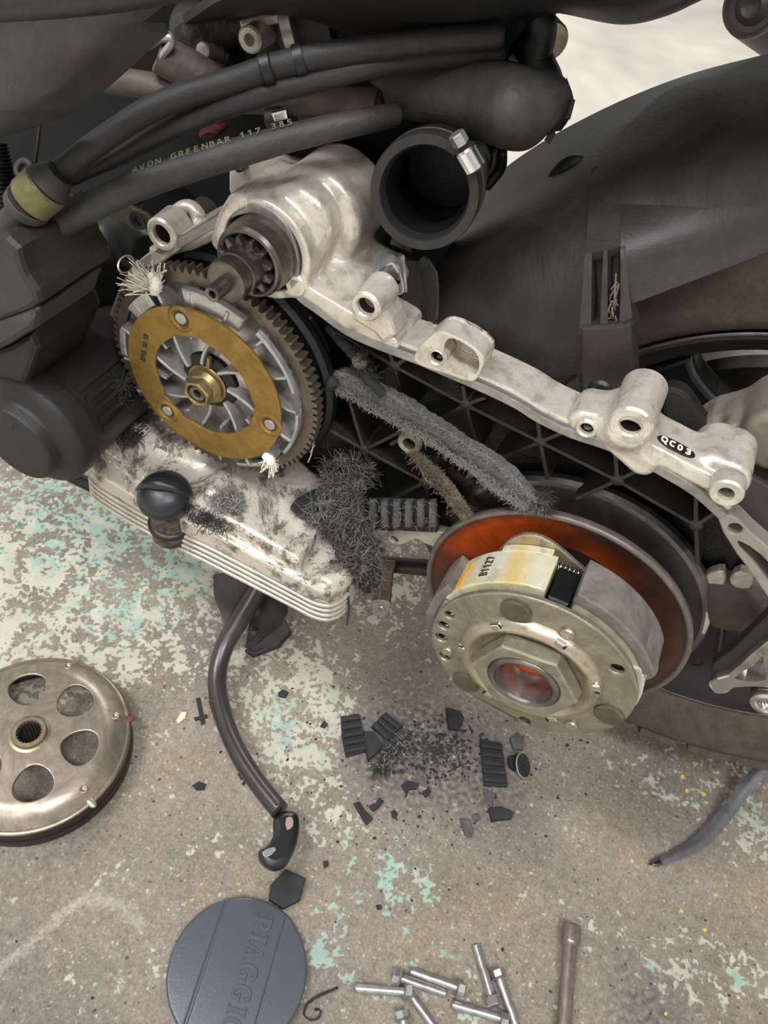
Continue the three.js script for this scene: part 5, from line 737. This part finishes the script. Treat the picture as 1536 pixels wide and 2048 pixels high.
{ // lint heap between sump, web and drum
  const t = thing('lint_heap', 'matted heap of grey belt lint and rubber crumbs between the sump and the drum', 'lint', G(690, 1080, .25)); t.userData.kind = 'stuff';
  const spots = [[695, 945, -.05, 44, 28, 520], [680, 990, -.04, 40, 32, 620], [660, 1030, -.03, 50, 30, 620], [690, 1065, -.035, 48, 28, 700], [725, 1100, -.035, 40, 36, 520], [700, 1130, -.02, 40, 26, 360], [735, 1150, -.03, 22, 34, 220]];
  const A = [], B = [], C = []; spots.forEach(([x, y, z, rx, ry, n], i) => { const gen = R => { const a = R() * 2 * PI, k = Math.sqrt(R()); return [E(x + Math.cos(a) * k * rx, y + Math.sin(a) * k * ry, z + (R() - .5) * .014), rdir(R), .004 + R() * .009, 1.3]; }; A.push(fibres(60 + i, n * 1.0 | 0, gen, .00009)); B.push(fibres(80 + i, n * .9 | 0, gen, .00013)); C.push(fibres(100 + i, n * .2 | 0, gen, .00012)); });
  part('pale_lint', merge(A), M.fibre, t).userData.kind = 'stuff'; part('dark_lint', merge(B), M.fibreD, t).userData.kind = 'stuff'; part('brown_lint', merge(C), M.fibreB, t).userData.kind = 'stuff';
  const R = rngOf(77), cr = []; for (let i = 0; i < 420; i++) { const s = spots[i % spots.length], a = R() * 2 * PI, k = Math.sqrt(R()), p = E(s[0] + Math.cos(a) * k * s[3], s[1] + Math.sin(a) * k * s[4], s[2] + (R() - .7) * .012); cr.push(new THREE.IcosahedronGeometry(.0008 + R() * .0022, 0).scale(1, .5 + R() * .6, 1 + R()).rotateY(R() * 6).rotateX(R() * 6).translate(p.x, p.y, p.z)); }
  part('rubber_crumb', merge(cr), M.beltD, t).userData.kind = 'stuff';
  const core = spots.map(s => E(s[0], s[1], s[2] - .004)); part('matted_core', nets((x, y, z) => { let d = 1; for (let i = 0; i < core.length - 1; i++) d = smin(d, capsD(x, y, z, core[i], core[i + 1], .0085), .006); return d + ns(x * 260, y * 260, z * 260) * .004; }, [-.15, .19, -.075], [-.07, .345, .02], .0022), M.beltD, t).userData.kind = 'stuff';
}
{ const t = thing('lint_tuft', 'dark lint tuft caught behind the ring gear on the pale sump shoulder', 'lint', E(222, 790, -.02)); t.userData.kind = 'stuff'; part('lint', fibres(121, 700, R => { const u = R(); return [E(205 + R() * 45, 760 + u * 50, -.03 + R() * .012), rdir(R), .004 + R() * .006, 1.8]; }, .00022), M.fibreD, t).userData.kind = 'stuff'; part('clump', nets((x, y, z) => capsD(x, y, z, E(205, 805, -.028), E(236, 745, -.036), .005, .0035) + ns(x * 300, y * 300, z * 300) * .004, [-.3, .27, -.06], [-.2, .37, -.005], .0018), M.beltD, t).userData.kind = 'stuff'; }
{ const t = thing('lint_tuft', 'flat dark patch of greasy lint on the pale sump top', 'lint', G(255, 860, .262)); t.userData.kind = 'stuff'; part('lint', fibres(123, 520, R => { const a = R() * 6.28, k = Math.sqrt(R()); return [G(255 + Math.cos(a) * k * 36, 862 + Math.sin(a) * k * 24, .2685 + R() * .002), V3(R() - .5, (R() - .5) * .3, R() - .5), .004 + R() * .005, 1.2]; }, .00022), M.fibreD, t).userData.kind = 'stuff'; }
{ const t = thing('lint_tuft', 'pale lint tuft beside the round oil filler cap', 'lint', G(455, 1000, .262)); t.userData.kind = 'stuff'; const gen = R => { const a = R() * 6.28, k = Math.sqrt(R()); return [G(452 + Math.cos(a) * k * 32, 1002 + Math.sin(a) * k * 22, .264 + R() * .006), rdir(R), .003 + R() * .006, 1.7]; }; part('pale_lint', fibres(125, 420, gen, .0002), M.fibre, t).userData.kind = 'stuff'; part('dark_lint', fibres(126, 420, R => { const [p, d, l, c] = gen(R); return [p.add(V3(-.004 + R() * .02 - .012, -.01, .008)), d, l, c]; }, .00022), M.fibreD, t).userData.kind = 'stuff'; }
{ const t = thing('yarn_tuft', 'cream white yarn tuft tied on the ring gear top', 'yarn', E(305, 560, -.026)); t.userData.kind = 'stuff'; part('strand', fibres(131, 130, R => { const b = E(306 + R() * 12, 570 + R() * 14, -.026), to = [[255, 520], [250, 575], [290, 520], [318, 525], [265, 548]][R() * 5 | 0]; const e = E(to[0], to[1], -.018); return [b, e.sub(b).add(rdir(R).multiplyScalar(.004)), .008 + R() * .011, .5]; }, .00035, 8), M.yarn, t).userData.kind = 'stuff'; part('knot', pxTube([[300, 545, -.022, .002], [310, 560, -.0215, .003], [312, 575, -.022, .0032], [306, 586, -.024, .0016]], 24, 10, .4), M.yarn, t); }
{ const t = thing('yarn_tuft', 'cream yarn end stuck at the lower edge of the gold ring plate', 'yarn', E(540, 925, -.02)); t.userData.kind = 'stuff'; part('knot', pxTube([[530, 912, -.02, .0022], [540, 920, -.018, .0026], [548, 934, -.02, .0018], [546, 948, -.022, .001]], 20, 10, .4), M.yarn, t); part('strand', fibres(133, 30, R => [E(534 + R() * 14, 915 + R() * 12, -.018), V3(R() - .4, -1, R() - .5), .004 + R() * .006, .8], .0003), M.yarn, t).userData.kind = 'stuff'; }
{ // crusted lever with an eyelet
  const c = E(818, 888, -.046), t = thing('crusted_lever', 'lever with an eyelet and rusty crust below the broken belt strip', 'lever', c); part('eyelet', hardLathe([[.0035, -.004], [.0037, 0], [.0062, .0004], [.007, -.0006], [.007, -.004]], 30).translate(c.x, c.y, -.046), M.plate, t); part('arm', pxTube([[826, 902, -.047, .003], [852, 930, -.047, .0042], [878, 955, -.046, .0045], [905, 990, -.044, .0045], [938, 1040, -.044, .0045]], 60, 12, .35, .8), M.crust, t); part('loop', pxTube([[840, 920, -.0435, .0009], [850, 955, -.043, .0009], [866, 968, -.043, .0009], [880, 960, -.043, .0009]], 30, 8), M.plate, t);
  part('lint', fibres(141, 420, R => { const u = R(); return [E(826 + u * 105 + (R() - .5) * 24, 905 + u * 125, -.041), rdir(R), .003 + R() * .004, 1.6]; }, .00018), M.fibreB, t).userData.kind = 'stuff';
}
{ const t = solo('dark_thread', merge([pxTube([[700, 1150, -.02, .0009], [695, 1180, -.015, .001], [698, 1215, -.01, .0008], [694, 1250, -.005, .0006]], 24, 6)]), M.beltD, 'dark thread hanging from the lint heap at the sump corner', 'thread'); }
{ const t = solo('pale_thread', merge([pxTube([[628, 880, -.035, .0004], [622, 910, -.03, .0004], [616, 925, -.028, .0004]], 12, 6), pxTube([[630, 890, -.035, .0003], [620, 905, -.03, .0003]], 8, 6)]), M.fibre, 'thin pale thread hanging below the ring gear', 'thread'); }
// ---------- parts lying on the floor ----------
{ // clutch bell
  const c = G(56, 1455, .038), C = V3(-.2758, 0, .0925), R = .0712, t = thing('clutch_bell', 'brushed steel clutch bell with six openings lying on the floor', 'clutch bell', C);
  const hy = r => r < .02 ? .0352 : r < .05 ? .0352 - (r - .02) * .03 : .0343 - ((r - .05) / .019) ** 2.2 * .0105, hs = [14, 74, 134, 194, 254, 314].map(a => rad(a));
  const f = (x, y, z) => { const r = Math.hypot(x, z); let d = Math.max((Math.abs(y - hy(Math.min(r, .0688)) + .0013) - .0013) * .86, r - .0690); d = Math.max(d, .0085 - r); for (const a of hs) { const ux = Math.cos(a), uz = -Math.sin(a), cx = x - ux * .0385, cz = z - uz * .0385, u = cx * ux + cz * uz, v = -cx * uz + cz * ux; const w = .0136 + u * .22, hd = Math.hypot(u * 1.02, v * .0136 / w) - .0134; d = smax(d, -hd, .0008); } return d; };
  lpart('domed_face', nets(f, [-.0715, .02, -.0715], [.0715, .04, .0715], .00095), M.bell, t);
  lpart('rolled_rim', hardLathe([[.0682, .0228], [.0688, .0246], [.0702, .0247], [.0714, .024], [.0716, .0228], [.0708, .022]], 120, 'y', 60), mat(0xb5a892, .34, .8, { map: wearMap }), t, 'pale rolled rim'); lpart('drum_wall', hardLathe([[.0668, .023], [.0712, .0224], [.0712, .012], [.0718, .0112], [.0718, .001], [.071, 0], [.0672, 0], [.0668, .001], [.0668, .023]], 120, 'y', 40), M.steelD, t, 'dark drum wall');
  lpart('hub', hardLathe([[.0086, 0], [.0086, .0385], [.0092, .0394], [.0118, .0394], [.0125, .0386], [.0128, .036], [.015, .0352], [.0182, .0351]], 72, 'y', 40), mat(0xb0a588, .38, .75, { map: wearMap }), t); const tb = boxUV(new THREE.BoxGeometry(.0012, .036, .0008)); for (let i = 0; i < 20; i++) { const b = mesh('spline', tb, M.steel), a = i / 20 * 2 * PI; b.position.set(Math.cos(a) * .0084, .02, Math.sin(a) * .0084); b.rotation.y = -a; t.add(b); }
  for (const a of [-13.4, 44.3, 104, 164, 224, 284]) { const x = Math.cos(rad(a)) * .0618, z = -Math.sin(rad(a)) * .0618, k = .0623; lpart('weld_dimple', latheY([[0, -.0008], [.0014, -.0006], [.0022, .0006], [.0027, .0008], [.0032, 0]], 20).translate(x, .0322, z), mat(0xb09a86, .3, .8), t); const e = rad(a - 1), g = new THREE.SphereGeometry(.0042, 16, 10).scale(1.5, .45, .8).rotateY(e).translate(Math.cos(e) * .0692, .0236, -Math.sin(e) * .0692); lpart('rim_crimp', g, a > 40 && a < 50 ? mat(0x7a4a3c, .6, .4, { map: wearMap }) : M.bell, t); }
}
{ // round plastic cap with raised word
  const c = G(475.5, 1941, .011), R = .0474, t = thing('round_cover', 'round blue grey plastic cover with a raised serif word and two grooves', 'cover', V3(c.x, 0, c.z)); const hy = r => .0112 - (r / R) ** 2 * .0024;
  const T = G(438, 2068, .0115).sub(G(513, 1824, .0115)), len = T.length(); T.y = 0; T.normalize(); const gx = V3(-T.z, 0, T.x);   // across the word
  const f = (x, y, z) => { const r = Math.hypot(x, z); let d = Math.max(y - hy(r), r - R, -y + .0006); d = smax(y - hy(r), r - R, .002); d = Math.max(d, -y + .0002); const u = x * gx.x + z * gx.z; for (const g of [-.0222, .0225]) d = smax(d, -(Math.hypot((u - g), (y - hy(r) - .0003)) - .0012), .0008); return d; };
  lpart('disc', nets(f, [-.0485, -.001, -.0485], [.0485, .0125, .0485], .0008), M.capGrey, t);
  const word = []; const chs = 'PIAGGIO'.split(''), wd = [.98, .52, 1.0, 1.02, 1.05, .52, 1.0], tot = wd.reduce((a, b) => a + b); let acc = 0; const s0 = G(513, 1826, .0115); chs.forEach((ch, i) => { const o = s0.clone().addScaledVector(T, len * acc / tot); acc += wd[i]; const r = Math.hypot(o.x + T.x * .004 - c.x, o.z + T.z * .004 - c.z); const N = V3((o.x - c.x) * .1, 1, (o.z - c.z) * .1).normalize(), Tt = T.clone().addScaledVector(N, -T.dot(N)).normalize(); const g = glyph(ch, .0125, .0008, fontSerif, .0005); const k = { P: .92, A: .86, G: .86, I: .9, O: .84 }[ch]; g.scale(k, 1, 1).applyMatrix4(frameM(V3(o.x - c.x, hy(r) - .0004, o.z - c.z), Tt, N)); word.push(g); });
  lpart('raised_word', merge(word), M.capGrey, t);
}
{ // flange bolts
  const t0 = thing('flange_bolt', 'zinc flange bolt', 'bolt', V3(0, 0, 0), 'zinc flange bolts scattered on the floor');
  const L = .040; lpart('head', merge([extr(circ(0, 0, .0047, 6), .006, .0007).rotateX(-PI / 2).translate(0, .0012, 0), hardLathe([[0, .0068], [.0024, .0066]], 16, 'y')]), M.zinc, t0); lpart('flange', hardLathe([[.003, 0], [.0056, 0], [.0062, .0006], [.005, .0016], [.004, .0018]], 32, 'y', 60), M.zinc, t0);
  lpart('shank', hardLathe([[0, -L], [.0022, -L], [.003, -L + .001], [.003, 0]], 24, 'y', 60), M.zinc, t0); const pr = []; for (let i = 0; i <= 36; i++) { const y = -L + .0012 + i * .0005; pr.push([i % 2 ? .0029 : .0033, y]); } lpart('thread', latheY(pr, 20), M.zinc, t0);
  const spots = [[783, 1949, 868, 1979, 'with its hexagon head towards the round cover, crossing another bolt'], [826, 1986, 736, 1978, 'lying nearest the round cover, seen flat with its flange edge on'], [931, 1981, 841, 1949, 'lying alone, sloping down to its pale hexagon head'], [989, 2014, 960, 1917, 'with white dusty shank, beside the steeper slim bolt'], [992, 1936, 1025, 2032, 'slim one with its head up, nearest the extension bar'], [1018, 2042, 926, 2015, 'touching the white dusty bolt at the lower edge'], [801, 2018, 822, 2110, 'cut by the lower edge, head uppermost'], [894, 2090, 836, 2010, 'cut by the lower edge, only its threaded tip in view']];
  spots.forEach(([hx, hy, tx, ty, lab], i) => { const o = i ? t0.clone() : t0; if (i) { o.name = numbered('flange_bolt'); scene.add(o); } const h = G(hx, hy, .0062), e = G(tx, ty, .0034), d = h.clone().sub(e), k = Math.min(1.15, Math.max(.85, d.length() / .046)); d.normalize(); o.quaternion.setFromUnitVectors(V3(0, 1, 0), d).multiply(new THREE.Quaternion().setFromAxisAngle(V3(0, 1, 0), i * .9)); o.position.copy(h).addScaledVector(d, -.0066 * 1); o.scale.set(1, k, 1); o.userData.label = 'zinc flange bolt ' + lab; delete o.userData.group; });
}
{ const a = G(1143, 1850, .008), b = G(1140, 1888, .008), c = G(1122, 2120, .006), t = thing('extension_bar', 'warm grey steel socket extension bar lying on the floor', 'tool', V3(a.x, 0, a.z)); const m = mat(0xa89a94, .36, .7, { map: wearMap }); part('socket', orient(hardLathe([[0, .0015], [.0045, .0012], [.0048, 0], [.0064, .0001], [.007, .0012], [.0068, .0118], [.006, .0135], [.0052, .0145]], 40, 'y'), a, b), m, t); part('shaft', rod(b, c, .0052, 32), m, t); }
{ const t = thing('bent_lever', 'bent flat grey steel lever with a pointed loop tip reaching from under the tyre', 'lever', G(1400, 1660, 0)); const path = [[1530, 1530, .03], [1495, 1570, .022], [1460, 1618, .014], [1425, 1660, .009], [1390, 1690, .006], [1350, 1710, .005], [1322, 1722, .0045]].map(p => G(...p)), c = new THREE.CatmullRomCurve3(path); const w = u => .0056 * (1 - .4 * sst(.55, 1, u)), N = 60, pos = [[], [], []]; for (let i = 0; i <= N; i++) { const u = i / N, p = c.getPoint(u), T = c.getTangent(u), s = V3(-T.z, 0, T.x).normalize(); pos[0].push(p.clone().addScaledVector(s, w(u))); pos[1].push(p.clone().add(V3(0, .001, 0))); pos[2].push(p.clone().addScaledVector(s, -w(u))); }
  part('lever', patch(pos, 60, 8, .004), mat(0x7a7a80, .4, .5, { map: wearMap }), t); part('tip', tube([[1334, 1712], [1322, 1714], [1303, 1726], [1312, 1730], [1330, 1724], [1336, 1716]].map(p => G(p[0], p[1], .0035)), .0011, 40, 8), M.steel, t, 'pale loop tip'); part('tip_core', fslab([[1334, 1712], [1320, 1714], [1298, 1728], [1330, 1726]], .0005, .003, { b: .0005 }), M.steelD, t); }
// belt chunks
const chunkM = [M.beltD, M.belt];
function chunk(px, h, label, o = {}) {
  const R = rngOf(px[0][0] * 7 + px[0][1]), W = px.map(p => { const v = G(p[0], p[1], (o.y || 0) + h); return V2(v.x, -v.z); }), P = W.flatMap((p, i) => [0, .2, .4, .6, .8].map(u => p.clone().lerp(W[(i + 1) % W.length], u))).map(p => V2(p.x + (R() - .5) * .0006, p.y + (R() - .5) * .0006)), g = extr(P, h, Math.min(.0009, h * .3)).rotateX(-PI / 2).translate(0, o.y || 0, 0);
  if (!o.teeth) return solo(o.name || 'belt_chunk', g, o.m || M.beltD, label, o.cat || 'belt piece');
  const c = G(px[0][0], px[0][1], 0), t = thing(o.name || 'belt_chunk', label, 'belt piece', c); part('backing', g, M.beltD, t); for (const q of o.teeth) part('tooth', fslab(q, (o.y || 0) + h - .0005, .004, { b: .0012 }), M.beltD, t); return t;
}
const rungs = (a, b, c, d, n, f = .55) => { const L = (p, q, u) => [p[0] + (q[0] - p[0]) * u, p[1] + (q[1] - p[1]) * u], o = []; for (let i = 0; i < n; i++) { const u0 = (i + .12) / n, u1 = (i + .12 + f) / n; o.push([L(a, d, u0), L(b, c, u0), L(b, c, u1), L(a, d, u1)]); } return o; };
chunk([[682, 1432], [718, 1426], [728, 1462], [738, 1500], [692, 1512], [684, 1470]], .004, 'toothed belt chunk with five ridges, nearest the stand lever', { teeth: rungs([684, 1432], [720, 1427], [736, 1502], [693, 1511], 5) });
chunk([[728, 1462], [748, 1462], [766, 1492], [738, 1520], [730, 1490]], .006, 'wedge of torn belt between two toothed chunks');
chunk([[742, 1452], [772, 1423], [806, 1450], [776, 1478]], .004, 'toothed belt chunk leaning beside the torn wedge', { y: .001, teeth: rungs([744, 1452], [774, 1480], [806, 1450], [774, 1425], 3) });
chunk([[893, 1414], [920, 1420], [929, 1434], [919, 1458], [899, 1455], [896, 1434]], .006, 'small black belt chunk just below the clutch plate');
chunk([[960, 1476], [1004, 1486], [1010, 1530], [1016, 1572], [970, 1570], [964, 1520]], .004, 'long toothed belt chunk right under the clutch', { teeth: rungs([962, 1482], [1004, 1488], [1016, 1570], [970, 1568], 5) });
chunk([[966, 1576], [984, 1580], [986, 1600], [984, 1614], [972, 1604]], .003, 'narrow grey belt sliver below the long toothed chunk', { m: M.belt });
chunk([[979, 1614], [1004, 1612], [1028, 1622], [1024, 1636], [985, 1640]], .006, 'boat shaped belt chunk below the narrow sliver');
chunk([[1021, 1476], [1036, 1464], [1048, 1478], [1046, 1498], [1028, 1498]], .004, 'rounded grey belt flake right of the long toothed chunk', { m: M.belt });
chunk([[1018, 1512], [1040, 1506], [1046, 1526], [1030, 1538], [1020, 1530]], .006, 'crumbly black lump touching the oval washer');
chunk([[803, 1568], [818, 1560], [838, 1566], [834, 1576], [818, 1578], [814, 1587]], .004, 'curved dark belt flake at the middle of the floor');
chunk([[844, 1584], [858, 1572], [862, 1582], [852, 1594]], .003, 'tiny dark flake beside the curved belt flake');
chunk([[708, 1606], [720, 1602], [728, 1616], [746, 1636], [734, 1648], [722, 1630]], .004, 'forked black belt flake near the foot loop');
chunk([[738, 1612], [752, 1604], [760, 1594], [768, 1602], [758, 1614], [748, 1622]], .0035, 'angular black flake beside the forked flake');
chunk([[783, 1622], [790, 1618], [796, 1628], [790, 1636], [784, 1632]], .003, 'small round black crumb right of the forked flake');
chunk([[920, 1636], [940, 1638], [948, 1660], [942, 1674], [930, 1670]], .003, 'blue grey belt flake below the clutch, lowest of the belt pieces there', { m: M.belt });
chunk([[944, 1630], [956, 1625], [962, 1636], [952, 1644]], .003, 'small grey flake touching the blue grey flake', { m: M.belt });
chunk([[540, 1770], [572, 1738], [612, 1756], [600, 1800], [566, 1816], [538, 1798]], .006, 'large square belt chunk beside the round cover', {});
chunk([[385, 1570], [398, 1562], [412, 1568], [408, 1580], [392, 1580]], .002, 'flat oval dark flake between the clutch bell and the stand lever');
chunk([[556, 1384], [566, 1378], [578, 1384], [570, 1394], [558, 1392]], .003, 'black crumb on the pale paint right of the stand lever');
chunk([[648, 1440], [656, 1446], [650, 1456], [640, 1452]], .002, 'round dark crumb left of the five ridged chunk');
chunk([[646, 1722], [656, 1720], [658, 1732], [648, 1736]], .002, 'dark crumb on the green paint right of the foot loop');
chunk([[752, 1810], [762, 1808], [764, 1818], [754, 1820]], .0015, 'lone dark crumb on the bare concrete above the bolts');
chunk([[352, 1440], [362, 1424], [374, 1422], [370, 1436], [356, 1446]], .002, 'pale yellow paint chip beside the black cross scrap', { m: mat(0xd8cfae, .7, 0), name: 'paint_chip', cat: 'chip' });
{ const t = thing('cross_scrap', 'thin black cross shaped scrap beside the pale paint chip', 'scrap', G(403, 1422, 0)); part('strip', fslab([[392, 1396], [400, 1394], [410, 1446], [402, 1448]], 0, .0025, { b: .0005 }), M.beltD, t); part('strip', fslab([[388, 1434], [414, 1428], [414, 1434], [390, 1440]], .0005, .0025, { b: .0005 }), M.beltD, t); }
{ const c = G(1043, 1536, .003), t = thing('oval_washer', 'dark thin washer with a pale rim leaning among the belt chunks', 'washer', c); const q = new THREE.Quaternion().setFromEuler(new THREE.Euler(.15, .3, -.75)); lpart('washer', hardLathe([[.0012, -.0005], [.0012, .0005], [.0098, .0006], [.0102, 0], [.0098, -.0006], [.0012, -.0005]], 48, 'y').applyQuaternion(q).translate(0, .0055, 0), M.beltD, t); lpart('rim', new THREE.TorusGeometry(.0101, .0006, 8, 48).rotateX(PI / 2).applyQuaternion(q).translate(0, .0055, 0), M.fibre, t); }
{ const t = thing('curled_thread', 'black twisted thread curled beside the round cover', 'thread', G(620, 2000, 0)); part('thread', tube([[675, 1976], [655, 1984], [630, 1996], [612, 2012], [608, 2030], [622, 2040], [638, 2034], [640, 2022], [630, 2018]].map((p, i) => G(p[0], p[1], .0012 + (i % 3) * .0006)), .0009, 70, 8, .5), M.beltD, t); }
{ const t = thing('floor_crumbs', 'scattered black rubber crumbs and dust on the floor under the clutch', 'crumbs', G(870, 1510, 0)); t.userData.kind = 'stuff'; const R = rngOf(151), gs = []; const put = (x, y, s) => { const p = G(x, y, 0); gs.push(new THREE.IcosahedronGeometry(s, 0).scale(1, .6, .7 + R()).rotateY(R() * 6).translate(p.x, s * .4, p.z)); }; for (let i = 0; i < 620; i++) { const a = R() * 6.28, k = R(); put(870 + Math.cos(a) * k * 110, 1500 + Math.sin(a) * k * 70, .0004 + R() * R() * .0016); } for (let i = 0; i < 240; i++) put(560 + R() * 620, 1340 + R() * 360, .0004 + R() * R() * .0012); for (let i = 0; i < 150; i++) put(R() * 1500, 1300 + R() * 748, .0003 + R() * R() * .001); for (let i = 0; i < 14; i++) put(470 + R() * 16 - 8 + i * 1.5, 1490 + i * 6, .0008 + R() * .001); part('crumb', merge(gs), M.beltD, t).userData.kind = 'stuff'; }
{ const t = thing('floor_lint', 'grey belt lint lying on the floor beside the toothed chunks', 'lint', G(780, 1510, 0)); t.userData.kind = 'stuff'; part('lint', fibres(161, 520, R => { const u = R(); const p = G(795 - u * 38 + (R() - .5) * 30, 1478 + u * 70 + (R() - .5) * 14, .001 + R() * .004); return [p, V3(R() - .5, (R() - .5) * .4, R() - .5), .004 + R() * .006, 1.4]; }, .00022), M.fibreD, t).userData.kind = 'stuff'; part('pale_lint', fibres(163, 120, R => { const u = R(); const p = G(800 - u * 34 + (R() - .5) * 30, 1478 + u * 60, .003 + R() * .003); return [p, V3(R() - .5, (R() - .5) * .4, R() - .5), .004 + R() * .005, 1.2]; }, .0002), M.fibre, t).userData.kind = 'stuff'; }

renderer.render(scene, camera);
